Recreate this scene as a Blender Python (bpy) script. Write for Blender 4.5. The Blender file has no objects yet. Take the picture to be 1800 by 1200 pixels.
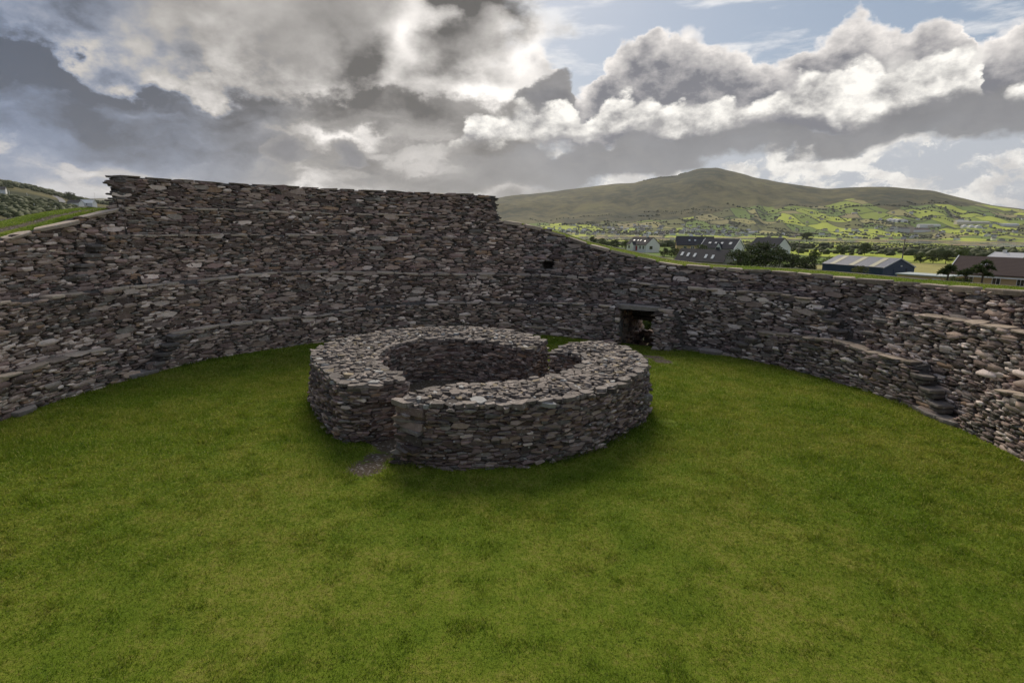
import bpy, math, random
import numpy as np
from mathutils import Vector, Matrix

SC = bpy.context.scene
COL = SC.collection
R_ = math.radians

# ------------------------------------------------------------------ camera
EYE = 5.0                      # eye height above the lawn (camera stands on the ring wall)
FPX, PITCH, ROLL = 1000.0, math.atan2(200, 1000.0), R_(0.7)
cam_d = bpy.data.cameras.new('camera')
cam_d.sensor_width = 36.0
cam_d.lens = 36.0 * FPX / 1800.0
cam_d.clip_start, cam_d.clip_end = 0.05, 40000
cam = bpy.data.objects.new('camera', cam_d)
COL.objects.link(cam)
cam.matrix_world = (Matrix.Translation((0, 0, EYE)) @ Matrix.Rotation(math.pi/2 - PITCH, 4, 'X')
                    @ Matrix.Rotation(ROLL, 4, 'Z'))
SC.camera = cam


def ray(px, py):
    """world direction through a point of the 1800x1200 survey photograph"""
    x, y = px - 900.0, 600.0 - py
    c, s = math.cos(ROLL), math.sin(ROLL)
    x, y = (c*x - s*y)/FPX, (s*x + c*y)/FPX
    cp, sp = math.cos(PITCH), math.sin(PITCH)
    return Vector((x, cp + y*sp, y*cp - sp))


def azel(px, py):
    d = ray(px, py)
    return math.degrees(math.atan2(d.x, d.y)), math.degrees(math.atan2(d.z, math.hypot(d.x, d.y)))


def at_z(px, py, z):
    d = ray(px, py)
    t = (z - EYE)/d.z
    return Vector((d.x*t, d.y*t, z))


# ------------------------------------------------------------------ light
SUN_AZ, SUN_EL = -6.0, 38.0
sun_d = bpy.data.lights.new('sun', 'SUN')
sun_d.energy = 2.6
sun_d.angle = R_(26)
sun_d.color = (1.0, 0.90, 0.76)
sun = bpy.data.objects.new('sun', sun_d)
COL.objects.link(sun)
sdir = Vector((math.sin(R_(SUN_AZ))*math.cos(R_(SUN_EL)), math.cos(R_(SUN_AZ))*math.cos(R_(SUN_EL)), math.sin(R_(SUN_EL))))
sun.rotation_euler = sdir.to_track_quat('Z', 'Y').to_euler()

SC.view_settings.view_transform = 'Standard'
SC.view_settings.look = 'None'
SC.view_settings.exposure = 0.5
SC.view_settings.gamma = 1.0
SC.view_settings.use_curve_mapping = False

world = bpy.data.worlds.new('World')
SC.world = world
world.use_nodes = True
#SKY_BEGIN
WT = world.node_tree
WT.nodes.clear()


class S:
    """socket arithmetic for node trees"""
    nt = None

    def __init__(self, v):
        self.v = v

    @staticmethod
    def m(op, *a, clamp=False):
        n = S.nt.nodes.new('ShaderNodeMath')
        n.operation = op
        n.use_clamp = clamp
        for i, x in enumerate(a):
            x = x.v if isinstance(x, S) else x
            if isinstance(x, (int, float)):
                n.inputs[i].default_value = x
            else:
                S.nt.links.new(x, n.inputs[i])
        return S(n.outputs[0])

    def __add__(s, o): return S.m('ADD', s, o)
    def __radd__(s, o): return S.m('ADD', o, s)
    def __sub__(s, o): return S.m('SUBTRACT', s, o)
    def __rsub__(s, o): return S.m('SUBTRACT', o, s)
    def __mul__(s, o): return S.m('MULTIPLY', s, o)
    def __rmul__(s, o): return S.m('MULTIPLY', o, s)
    def __truediv__(s, o): return S.m('DIVIDE', s, o)
    def __neg__(s): return S.m('MULTIPLY', s, -1.0)
    def min(s, o): return S.m('MINIMUM', s, o)
    def max(s, o): return S.m('MAXIMUM', s, o)
    def exp(s): return S.m('EXPONENT', s)
    def clamp(s): return S.m('ADD', s, 0.0, clamp=True)


def sstep(x, a, b):
    n = S.nt.nodes.new('ShaderNodeMapRange')
    n.interpolation_type = 'SMOOTHSTEP'
    S.nt.links.new(x.v, n.inputs[0])
    n.inputs[1].default_value, n.inputs[2].default_value = a, b
    n.inputs[3].default_value, n.inputs[4].default_value = 0, 1
    return S(n.outputs[0])


def vmath(op, a, b):
    n = S.nt.nodes.new('ShaderNodeVectorMath')
    n.operation = op
    for i, x in enumerate((a, b)):
        if isinstance(x, S):
            S.nt.links.new(x.v, n.inputs[3] if (op == 'SCALE' and i == 1) else n.inputs[i])
        elif isinstance(x, (tuple, list)):
            n.inputs[i].default_value = x
        else:
            n.inputs[3].default_value = x
    return S(n.outputs[0])


def noise(vec, scale, detail=4, rough=0.5, dist=0.0, color=False):
    n = S.nt.nodes.new('ShaderNodeTexNoise')
    S.nt.links.new(vec.v, n.inputs['Vector'])
    n.inputs['Scale'].default_value = scale
    n.inputs['Detail'].default_value = detail
    n.inputs['Roughness'].default_value = rough
    n.inputs['Distortion'].default_value = dist
    return S(n.outputs['Color' if color else 'Fac'])


def voro(vec, scale, feature='F1', detail=0.0, out='Distance', rnd=1.0):
    n = S.nt.nodes.new('ShaderNodeTexVoronoi')
    n.feature = feature
    S.nt.links.new(vec.v, n.inputs['Vector'])
    n.inputs['Scale'].default_value = scale
    n.inputs['Randomness'].default_value = rnd
    if 'Detail' in n.inputs:
        n.inputs['Detail'].default_value = detail
    return S(n.outputs[out])


def curve(x, pts, x0, x1, y0, y1):
    n = S.nt.nodes.new('ShaderNodeFloatCurve')
    c = n.mapping.curves[0]
    P = sorted(((px-x0)/(x1-x0), (py-y0)/(y1-y0)) for px, py in pts)
    P = [(min(max(a, 0), 1), min(max(b, 0), 1)) for a, b in P]
    c.points[0].location = P[0]
    c.points[1].location = P[-1]
    for p in P[1:-1]:
        c.points.new(*p)
    n.mapping.update()
    S.nt.links.new(((x - x0)/(x1-x0)).clamp().v, n.inputs['Value'])
    return S(n.outputs[0])*(y1-y0) + y0


def mixc(f, a, b):
    n = S.nt.nodes.new('ShaderNodeMix')
    n.data_type = 'RGBA'
    for i, x in ((0, f), (6, a), (7, b)):
        if isinstance(x, S):
            S.nt.links.new(x.v, n.inputs[i])
        elif isinstance(x, (int, float)):
            n.inputs[i].default_value = x
        else:
            n.inputs[i].default_value = (*x, 1)
    return S(n.outputs[2])


def sep(vec):
    n = S.nt.nodes.new('ShaderNodeSeparateXYZ')
    S.nt.links.new(vec.v, n.inputs[0])
    return [S(o) for o in n.outputs]


def build_sky():
    S.nt = WT
    tc = WT.nodes.new('ShaderNodeTexCoord')
    V = S(tc.outputs['Generated'])

    def ang(vec):
        x, y, z = sep(vec)
        return (S.m('ARCTAN2', x, y)*57.2958, S.m('ARCSINE', z)*57.2958)
    VS = vmath('MULTIPLY', V, (1, 1, 1.5))

    def warp(vec, scale, amp, detail, rough=0.55):
        c = noise(VS, scale, detail, rough, color=True)
        return vmath('ADD', vec, vmath('SCALE', vmath('SUBTRACT', c, (0.5, 0.5, 0.5)), amp))
    az0, el0 = ang(V)
    W1 = warp(warp(V, 10, 0.07, 1.0), 34, 0.034, 5, 0.62)        # crisp billows
    az, el = ang(W1)
    W2 = warp(W1, 5, 0.16, 2.0)                                 # torn masses
    azs, els = ang(W2)
    cv = WT.nodes.new('ShaderNodeCombineXYZ')
    WT.links.new(azs.v, cv.inputs[0])
    WT.links.new(els.v, cv.inputs[1])
    QS = S(cv.outputs[0])
    cv = WT.nodes.new('ShaderNodeCombineXYZ')
    WT.links.new(az.v, cv.inputs[0])
    WT.links.new(el.v, cv.inputs[1])
    QC = S(cv.outputs[0])
    b1 = noise(VS, 13, 6, 0.58)
    b2 = noise(VS, 40, 5, 0.62)
    b0 = noise(VS, 4.5, 3, 0.5)
    puff = voro(vmath('MULTIPLY', W1, (1, 1, 1.3)), 21, 'F1')

    def A(pts):
        return [azel(*p) for p in pts]

    def bank(top, bot, edge, azv=az, elv=el, eb=None):
        t = curve(azv, A(top), -60, 60, -10, 50)
        b = curve(azv, A(bot), -60, 60, -10, 50)
        dt = t - elv + (0.45 - puff)*1.9
        db = elv - b
        return sstep(dt, 0, edge)*sstep(db, 0, eb or edge), dt, db

    def blob(acc, px, py, sx, sy, amp, Q=None):
        a, e = azel(px, py)
        kx, ky = 1/(sx*0.052), 1/(sy*0.052)
        n = WT.nodes.new('ShaderNodeVectorMath')
        n.operation = 'MULTIPLY_ADD'
        WT.links.new((Q or QS).v, n.inputs[0])
        n.inputs[1].default_value = (kx, ky, 0)
        n.inputs[2].default_value = (-a*kx, -e*ky, 0)
        d = WT.nodes.new('ShaderNodeVectorMath')
        d.operation = 'DOT_PRODUCT'
        WT.links.new(n.outputs[0], d.inputs[0])
        WT.links.new(n.outputs[0], d.inputs[1])
        return S.m('MULTIPLY_ADD', S.m('POWER', 0.3679, S(d.outputs['Value'])), amp, acc)

    # clear sky: physical daylight model
    sky = WT.nodes.new('ShaderNodeTexSky')
    sky.sky_type = 'NISHITA'
    sky.sun_disc = False
    sky.sun_elevation = R_(SUN_EL)
    sky.sun_rotation = R_(SUN_AZ)
    sky.air_density, sky.dust_density, sky.ozone_density = 1.0, 1.5, 1.0
    col = mixc(0.5, vmath('SCALE', S(sky.outputs[0]), 0.05), (0.25, 0.32, 0.42))
    # thin high cloud
    ci = noise(vmath('MULTIPLY', V, (1, 1, 4.5)), 6, 6, 0.6)
    col = mixc(sstep(ci, 0.50, 0.68)*0.7, col, (0.70, 0.69, 0.68))
    # pale, hazy lower sky with small far cumulus
    low = 1.0 - sstep(el0, 6.0, 14.0)
    col = mixc(low*0.95, col, (0.36, 0.385, 0.425))
    fp = noise(vmath('MULTIPLY', W1, (1, 1, 2.4)), 11, 5, 0.6)
    fw = sstep(fp - el0*0.004, 0.44, 0.54)
    col = mixc(fw*low, col, mixc((sstep(b2*0.5 + b1*0.5, 0.40, 0.60)*0.75), (0.74, 0.72, 0.68), (0.40, 0.39, 0.385)))

    # right: grey cumulus towers with bright rims
    a, dt, db = bank([(560, 60), (700, 90), (860, 95), (960, 80), (1000, 140), (1042, 130), (1055, 95), (1090, 50), (1180, 38), (1270, 45), (1330, 72), (1362, 100), (1375, 110), (1440, 50), (1520, 24), (1600, 40), (1640, 8), (1690, 25), (1705, 80), (1745, 50), (1800, 28), (1900, 20)],
                     [(560, 275), (1500, 240), (1900, 220)], 0.8)
    k = ((-(dt.max(0.0)*0.62)).exp()*1.12 + (b2-0.5)*0.9 + (b1-0.5)*0.9).clamp()
    col = mixc(a, col, mixc(k, (0.135, 0.138, 0.158), (0.82, 0.772, 0.725)))
    # left: heavy broken overcast
    lum = curve(els, [(-10, .34), (0, .33), (2, .29), (4, .25), (7, .20), (9, .14), (12, .095), (16, .11), (20, .17), (30, .24), (50, .28)], -10, 50, 0, 1)
    lum = lum*(1.0-sstep(azs, -26, -8)*0.55) + sstep(azs, -26, -8)*0.11 - 0.02
    lum = lum + (b1-0.5)*0.20 + (b0-0.5)*0.16 + (b2-0.5)*0.10
    b3 = noise(vmath('MULTIPLY', W1, (1, 1, 3.6)), 5.5, 5, 0.58)
    lum = lum + (b3-0.5)*0.42 + sstep(b3, 0.54, 0.66)*0.16*(1.0-sstep(el0, 4, 11))
    edge = curve(azs, A([(-60, 60), (0, 92), (100, 110), (200, 165), (330, 200), (420, 172), (520, 205), (600, 185), (680, 150), (760, 175), (860, 175), (960, 150), (1040, 120)]), -60, 60, -10, 50)
    db = els - edge + (b2-0.5)*2.0
    m1 = sstep(db, -0.3, 0.9)
    lum2 = 0.225 + (-(db.max(0.0)*0.34)).exp()*((b1-0.36)*1.5).max(0.0) + (b0-0.5)*0.5 + (b1-0.5)*0.22
    lum = lum*(1.0-m1) + lum2*m1
    for p in [(820, 40, 260, 150, .03), (285, 95, 60, 34, .16), (700, 45, 45, 60, .5), (860, 150, 80, 22, .42), (930, 105, 50, 20, .42), (980, 140, 40, 40, .25), (790, 110, 60, 40, -.18),
              (615, 125, 55, 55, -.26), (770, 15, 36, 30, -.6), (900, 28, 75, 26, -.5), (10, 40, 70, 60, -.22),
              (610, 243, 60, 7, .45), (230, 288, 60, 12, .14), (560, 325, 50, 7, .3), (130, 345, 130, 12, .2), (880, 350, 60, 9, .3)]:
        lum = blob(lum, *p)
    lc = vmath('SCALE', mixc((sstep(azs + el*0.45, -38, -10) + sstep(lum, 0.16, 0.42)*0.85).clamp(), (0.74, 0.94, 1.36), (1.05, 1.0, 0.95)), lum.max(0.075).min(0.82))
    aleft = 1.0 - sstep(az + (b1-0.5)*12 + el*0.10, 1.0, 6.0)
    col = mixc(aleft, col, lc)
    # small dark cumulus
    q = blob(blob(blob((0.45-puff)*0.5, 508, 274, 50, 26, 1.0, QC), 620, 274, 24, 18, 1.0, QC), 965, 165, 60, 40, 1.0, QC)
    col = mixc(sstep(q, 0.34, 0.50), col, vmath('SCALE', mixc(sstep(q, 0.4, 0.9), (0.20, 0.195, 0.195), (0.14, 0.14, 0.15)), 0.7 + b2*0.6))
    # dark flat cloud base, long band over the mountain
    a, dt, db = bank([(560, 335), (700, 300), (800, 262), (900, 250), (1100, 235), (1300, 210), (1500, 195), (1700, 150), (1900, 130)],
                     [(560, 360), (700, 356), (865, 342), (960, 336), (1130, 318), (1240, 296), (1340, 288), (1500, 272), (1650, 258), (1800, 250), (1900, 246)], 0.9, eb=0.9)
    col = mixc(a*sstep(az, -12, 2)*0.95, col, vmath('SCALE', mixc(sstep(az, -8, 12), (0.205, 0.20, 0.198), (0.165, 0.166, 0.175)), 0.42 + b1*0.6 + b3*0.55))
    # bright cumulus bank in front
    a, dt, db = bank([(760, 262), (800, 240), (830, 205), (870, 190), (940, 178), (990, 168), (1018, 205), (1050, 190), (1085, 160), (1105, 165), (1150, 175), (1230, 172), (1290, 158), (1340, 178), (1375, 160), (1420, 130), (1470, 118), (1540, 95), (1600, 88), (1680, 82), (1720, 105), (1738, 135), (1748, 180), (1790, 150), (1900, 110)],
                     [(760, 268), (860, 262), (960, 262), (1080, 240), (1200, 246), (1300, 238), (1400, 216), (1500, 226), (1600, 208), (1700, 190), (1745, 186), (1800, 190), (1900, 180)], 0.75, eb=1.1)
    k = (0.10 + (b2-0.40)*2.0 + (b1-0.5)*1.6 + (puff-0.35)*1.2 - (-(dt.max(0.0)*0.9)).exp()*0.35).clamp()
    col = mixc(a, col, mixc(k, (0.80, 0.772, 0.72), (0.255, 0.25, 0.252)))
    bg = WT.nodes.new('ShaderNodeBackground')
    WT.links.new(col.v, bg.inputs[0])
    bg.inputs[1].default_value = 1.0
    out = WT.nodes.new('ShaderNodeOutputWorld')
    WT.links.new(bg.outputs[0], out.inputs[0])


build_sky()
world.cycles.sampling_method = 'MANUAL'
world.cycles.sample_map_resolution = 512
#SKY_END
SC.cycles.max_bounces = 5
SC.cycles.diffuse_bounces = 3
SC.cycles.transmission_bounces = 4
SC.cycles.use_adaptive_sampling = True
SC.cycles.adaptive_threshold = 0.02


# ------------------------------------------------------------------ helpers
def tag(o, label=None, cat=None, group=None, kind=None):
    for k, v in (('label', label), ('category', cat), ('group', group), ('kind', kind)):
        if v:
            o[k] = v
    return o


def empty(name, loc=(0, 0, 0), rz=0.0, label=None, cat=None, group=None):
    o = bpy.data.objects.new(name, None)
    COL.objects.link(o)
    o.location = loc
    o.rotation_euler = (0, 0, rz)
    o.empty_display_size = 0.2
    return tag(o, label, cat, group)


def link_mesh(name, me, mats, parent=None, loc=(0, 0, 0)):
    for m in (mats if isinstance(mats, (list, tuple)) else [mats]):
        me.materials.append(m)
    o = bpy.data.objects.new(name, me)
    COL.objects.link(o)
    o.parent = parent
    o.location = loc
    return o


def set_col(me, col):
    at = me.attributes.new('Col', 'FLOAT_COLOR', 'POINT')
    c = np.ones((len(me.vertices), 4), np.float32)
    c[:, :3] = col
    at.data.foreach_set('color', c.ravel())


def pyobj(name, V, F, mats, parent=None, loc=(0, 0, 0), col=None, smooth=False, mi=None):
    me = bpy.data.meshes.new(name)
    me.from_pydata([tuple(map(float, v)) for v in V], [], [tuple(map(int, f)) for f in F])
    if col is not None:
        set_col(me, col)
    o = link_mesh(name, me, mats, parent, loc)
    if smooth:
        me.polygons.foreach_set('use_smooth', [True]*len(me.polygons))
    if mi is not None:
        me.polygons.foreach_set('material_index', list(mi))
    me.update()
    return o


def fastobj(name, V, loops, starts, mats, parent=None, loc=(0, 0, 0), col=None, smooth=False, fattr=None):
    """big meshes from numpy arrays"""
    me = bpy.data.meshes.new(name)
    V = np.asarray(V, np.float32)
    me.vertices.add(len(V))
    me.vertices.foreach_set('co', V.ravel())
    loops = np.asarray(loops, np.int32).ravel()
    starts = np.asarray(starts, np.int32)
    me.loops.add(len(loops))
    me.loops.foreach_set('vertex_index', loops)
    me.polygons.add(len(starts))
    me.polygons.foreach_set('loop_start', starts)
    if smooth:
        me.polygons.foreach_set('use_smooth', np.ones(len(starts), bool))
    me.update(calc_edges=True)
    if col is not None:
        set_col(me, col)
    for k, v in (fattr or {}).items():
        me.attributes.new(k, 'FLOAT', 'POINT').data.foreach_set('value', np.asarray(v, np.float32).ravel())
    return link_mesh(name, me, mats, parent, loc)


def grid_faces(nu, nv, keep=None):
    i = np.arange((nu-1)*(nv-1))
    a = (i//(nv-1))*nv + i % (nv-1)
    q = np.stack([a, a+1, a+nv+1, a+nv], 1)
    return q if keep is None else q[keep.ravel()]


def vnoise(x, y, seed=0, octaves=4):
    """smooth value noise, numpy, about -1..1"""
    x = np.asarray(x, float)
    y = np.asarray(y, float)
    out = np.zeros(np.broadcast(x, y).shape)
    amp, tot = 1.0, 0.0
    for o in range(octaves):
        xi, yi = np.floor(x).astype(np.int64), np.floor(y).astype(np.int64)
        fx, fy = x-xi, y-yi
        fx, fy = fx*fx*(3-2*fx), fy*fy*(3-2*fy)

        def h(a, b):
            n = (a*374761393 + b*668265263 + (seed+o*17)*974711) & 0x7fffffff
            n = ((n ^ (n >> 13))*1274126177) & 0x7fffffff
            return ((n ^ (n >> 16)) & 0xffff)/32767.5 - 1
        out += amp*((h(xi, yi)*(1-fx)+h(xi+1, yi)*fx)*(1-fy) + (h(xi, yi+1)*(1-fx)+h(xi+1, yi+1)*fx)*fy)
        tot += amp
        amp *= 0.5
        x, y = x*2.03+11.3, y*2.03+5.7
    return out/tot


def interp(x, pts):
    return np.interp(x, [p[0] for p in pts], [p[1] for p in pts])


# ------------------------------------------------------------------ materials
def new_mat(name):
    m = bpy.data.materials.new(name)
    m.use_nodes = True
    nt = m.node_tree
    S.nt = nt
    return m, nt, nt.nodes['Principled BSDF']


def bump(nt, bsdf, h, strength=0.5, dist=0.02):
    b = nt.nodes.new('ShaderNodeBump')
    b.inputs['Strength'].default_value = strength
    b.inputs['Distance'].default_value = dist
    nt.links.new(h.v, b.inputs['Height'])
    nt.links.new(b.outputs[0], bsdf.inputs['Normal'])


def pos(nt):
    g = nt.nodes.new('ShaderNodeNewGeometry')
    return S(g.outputs['Position'])


def attr(nt, name, out='Color'):
    a = nt.nodes.new('ShaderNodeAttribute')
    a.attribute_name = name
    return S(a.outputs[out])


def finish(nt, bsdf, col, rough=0.9, spec=0.2):
    nt.links.new(col.v, bsdf.inputs['Base Color'])
    if isinstance(rough, S):
        nt.links.new(rough.v, bsdf.inputs['Roughness'])
    else:
        bsdf.inputs['Roughness'].default_value = rough
    bsdf.inputs['Specular IOR Level'].default_value = spec


def mat_stone():
    m, nt, b = new_mat('weathered_stone')
    P = pos(nt)
    c = attr(nt, 'Col')
    n1 = noise(P, 9, 5, 0.65)
    n2 = noise(P, 38, 3, 0.6)
    c = vmath('SCALE', c, 0.55 + n1*0.9)
    li = sstep(n1*0.45 + n2*0.55, 0.565, 0.64)*0.7
    c = mixc(li, c, (0.46, 0.45, 0.42))
    vd, vr = voro(P, 10, 'F1'), sep(voro(P, 10, 'F1', out='Color'))[0]
    c = mixc(sstep(vr, 0.88, 0.90)*(1.0-sstep(vd + (n2-0.5)*0.5, 0.20, 0.32))*0.75, c, (0.52, 0.51, 0.48))
    ye = sstep(noise(P, 5.5, 3, 0.6), 0.68, 0.76)*sstep(n2, 0.5, 0.62)*0.5
    c = mixc(ye, c, (0.30, 0.25, 0.11))
    finish(nt, b, c, 0.88, 0.25)
    bump(nt, b, n1*0.6 + n2*0.4, 0.7, 0.03)
    return m


def mat_core():
    m, nt, b = new_mat('wall_hearting')
    P = pos(nt)
    n = noise(P, 8, 5, 0.6)
    v = voro(vmath('MULTIPLY', P, (1, 1, 2.2)), 7, 'F1')
    finish(nt, b, mixc(n, (0.085, 0.074, 0.067), (0.16, 0.145, 0.13)), 0.95, 0.1)
    bump(nt, b, v*0.7+n*0.4, 0.9, 0.08)
    return m


def grass_color(P, nt):
    """short worn turf: green, olive and straw drifts"""
    n1 = noise(P, 0.35, 4, 0.55)
    n2 = noise(P, 1.7, 4, 0.6)
    n3 = noise(P, 13, 4, 0.65)
    c = mixc(sstep(n1*0.6 + n2*0.4, 0.36, 0.64), (0.128, 0.194, 0.013), (0.205, 0.248, 0.025))
    c = mixc(sstep(n1*0.25 + n2*0.25 + n3*0.5, 0.49, 0.62)*0.6, c, (0.28, 0.255, 0.065))
    c = mixc((1.0-sstep(n2*0.12 + n3*0.88, 0.36, 0.47))*0.5, c, (0.045, 0.085, 0.006))
    return c, n1, n2, n3


def mat_lawn():
    m, nt, b = new_mat('turf_ground')
    P = pos(nt)
    c, n1, n2, n3 = grass_color(P, nt)
    c = vmath('SCALE', c, 0.82)
    d = attr(nt, 'dirt', 'Fac')
    peb = voro(P, 26, 'F1', out='Color')
    pr = sep(peb)[0]
    dc = mixc(noise(P, 6, 4), (0.070, 0.052, 0.034), (0.140, 0.112, 0.082))
    dc = mixc(sstep(pr, 0.88, 0.92)*0.8, dc, (0.30, 0.27, 0.24))
    c = mixc(sstep(d + (n3-0.5)*1.0 + (n2-0.5)*0.9, 0.50, 0.72), c, dc)
    finish(nt, b, c, 0.95, 0.1)
    bump(nt, b, noise(P, 45, 3, 0.7) + n3, 0.6, 0.03)
    return m


def mat_blade():
    m, nt, b = new_mat('grass_blade')
    P = pos(nt)
    r = attr(nt, 'rnd', 'Fac')
    c, n1, n2, n3 = grass_color(P, nt)
    c = mixc(sstep(r, 0.84, 0.98)*0.6, c, (0.31, 0.27, 0.10))
    c = vmath('SCALE', c, 0.75 + r*0.95)
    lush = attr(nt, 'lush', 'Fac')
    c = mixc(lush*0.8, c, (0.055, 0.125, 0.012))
    finish(nt, b, c, 0.7, 0.2)
    tr = nt.nodes.new('ShaderNodeBsdfTranslucent')
    nt.links.new(c.v, tr.inputs[0])
    mx = nt.nodes.new('ShaderNodeMixShader')
    mx.inputs[0].default_value = 0.42
    nt.links.new(b.outputs[0], mx.inputs[1])
    nt.links.new(tr.outputs[0], mx.inputs[2])
    nt.links.new(mx.outputs[0], nt.nodes['Material Output'].inputs[0])
    return m


def mat_plain(name, c, rough=0.7, var=0.15, scale=3.0, spec=0.3, metal=0.0, stripes=None, bstr=0.0):
    m, nt, b = new_mat(name)
    P = pos(nt)
    n = noise(P, scale, 5, 0.6)
    col = vmath('SCALE', mixc(0.0, c, c), (1-var) + n*(2*var))
    if stripes:
        tc = nt.nodes.new('ShaderNodeTexCoord')
        x = sep(S(tc.outputs['Object']))[stripes[0]]
        w = S.m('FRACT', x*(1.0/stripes[1]))
        w = S.m('ABSOLUTE', w - 0.5)*2.0
        col = vmath('SCALE', col, 1.0 - sstep(w, 0.72, 0.98)*stripes[2])
        bump(nt, b, w, 0.6, 0.04)
    elif bstr:
        bump(nt, b, n, bstr, 0.05)
    finish(nt, b, col, rough, spec)
    b.inputs['Metallic'].default_value = metal
    return m


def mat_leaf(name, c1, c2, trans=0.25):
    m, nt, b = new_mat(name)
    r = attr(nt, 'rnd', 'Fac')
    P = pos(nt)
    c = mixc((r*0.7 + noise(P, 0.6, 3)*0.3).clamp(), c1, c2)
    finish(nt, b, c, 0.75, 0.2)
    tr = nt.nodes.new('ShaderNodeBsdfTranslucent')
    nt.links.new(c.v, tr.inputs[0])
    mx = nt.nodes.new('ShaderNodeMixShader')
    mx.inputs[0].default_value = trans
    nt.links.new(b.outputs[0], mx.inputs[1])
    nt.links.new(tr.outputs[0], mx.inputs[2])
    nt.links.new(mx.outputs[0], nt.nodes['Material Output'].inputs[0])
    return m


def mat_terrain():
    m, nt, b = new_mat('land_cover')
    P = pos(nt)
    hill = attr(nt, 'hill', 'Fac')
    marsh = attr(nt, 'marsh', 'Fac')
    PW = vmath('ADD', P, vmath('SCALE', vmath('SUBTRACT', noise(P, 0.006, 3, color=True), (0.5, 0.5, 0.5)), 22))
    PF = vmath('MULTIPLY', PW, (1.0, 0.62, 0.0))
    fc = sep(voro(PF, 0.0125, 'F1', out='Color', rnd=0.62))
    fe = voro(PF, 0.0125, 'DISTANCE_TO_EDGE', rnd=0.62)
    nn = noise(P, 0.02, 6, 0.65)
    nf = noise(P, 0.25, 4, 0.65)
    c = mixc(sstep(fc[0], 0.15, 0.75), (0.13, 0.19, 0.035), (0.40, 0.45, 0.055))  # field green brightened in the colour to stand in for distant sunlight
    c = mixc(sstep(fc[1], 0.72, 0.80)*0.9, c, (0.115, 0.115, 0.045))
    c = mixc(sstep(fc[2], 0.86, 0.9)*0.8, c, (0.30, 0.25, 0.12))
    c = vmath('SCALE', c, 0.72 + nf*0.55)
    c = mixc(1.0 - sstep(fe + (nf-0.5)*0.10, 0.012, 0.045), c, (0.028, 0.040, 0.014))
    # rough scrub and heath; broad tone patches stand in for sun and cloud shadow
    nl = noise(P, 0.0028, 5, 0.6)
    s = mixc(sstep(nn*0.5+nl*0.5, 0.40, 0.60), (0.026, 0.034, 0.012), (0.120, 0.104, 0.036))
    s = mixc(sstep(nl*0.6+nf*0.4, 0.52, 0.66)*0.6, s, (0.17, 0.175, 0.055))
    c = mixc(sstep(hill + (nn-0.5)*0.9, 0.42, 0.58), c, s)
    c = mixc(sstep(marsh + (nf-0.5)*0.6, 0.4, 0.6), c, mixc(nf, (0.24, 0.15, 0.085), (0.34, 0.27, 0.15)))
    finish(nt, b, c, 0.95, 0.1)
    return m


def mat_water():
    m, nt, b = new_mat('still_water')
    P = pos(nt)
    b.inputs['Base Color'].default_value = (0.05, 0.06, 0.065, 1)
    b.inputs['Roughness'].default_value = 0.12
    bump(nt, b, noise(P, 0.8, 3), 0.15, 0.05)
    return m


M_STONE, M_CORE, M_LAWN, M_BLADE, M_TERR, M_WATER = mat_stone(), mat_core(), mat_lawn(), mat_blade(), mat_terrain(), mat_water()

# ------------------------------------------------------------------ terrain
RIDGE = [azel(*p) for p in [(820, 362), (865, 349), (900, 343), (960, 338), (985, 334), (1040, 328), (1090, 322), (1115, 322), (1125, 319), (1160, 312), (1190, 309), (1215, 300), (1235, 296), (1260, 295), (1290, 301), (1330, 312), (1380, 322), (1450, 331), (1500, 329), (1560, 329), (1640, 335), (1680, 345), (1740, 360), (1800, 368), (1900, 380), (2100, 398)]]
RIDGE_L = [azel(*p) for p in [(-200, 300), (-60, 313), (0, 323), (30, 328), (60, 334), (90, 341), (125, 350), (160, 356), (195, 361), (300, 372), (450, 395)]]
FAR_L = [azel(*p) for p in [(-100, 362), (60, 358), (150, 350), (175, 348), (200, 350), (330, 356)]]
PROFILE = [(0, -1.3), (30, -1.4), (60, -2.2), (75, -2.6), (95, -3.2), (150, -4.6), (263, -5.2), (400, -6.5), (700, -10), (1000, -13.4), (1130, -15.2), (1200, -17.2), (1600, -17.2), (1660, -15), (1790, -10.5), (2000, -2.5), (2150, 3), (9000, 3)]


def smooth01(t):
    t = np.clip(t, 0, 1)
    return t*t*(3-2*t)


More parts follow.
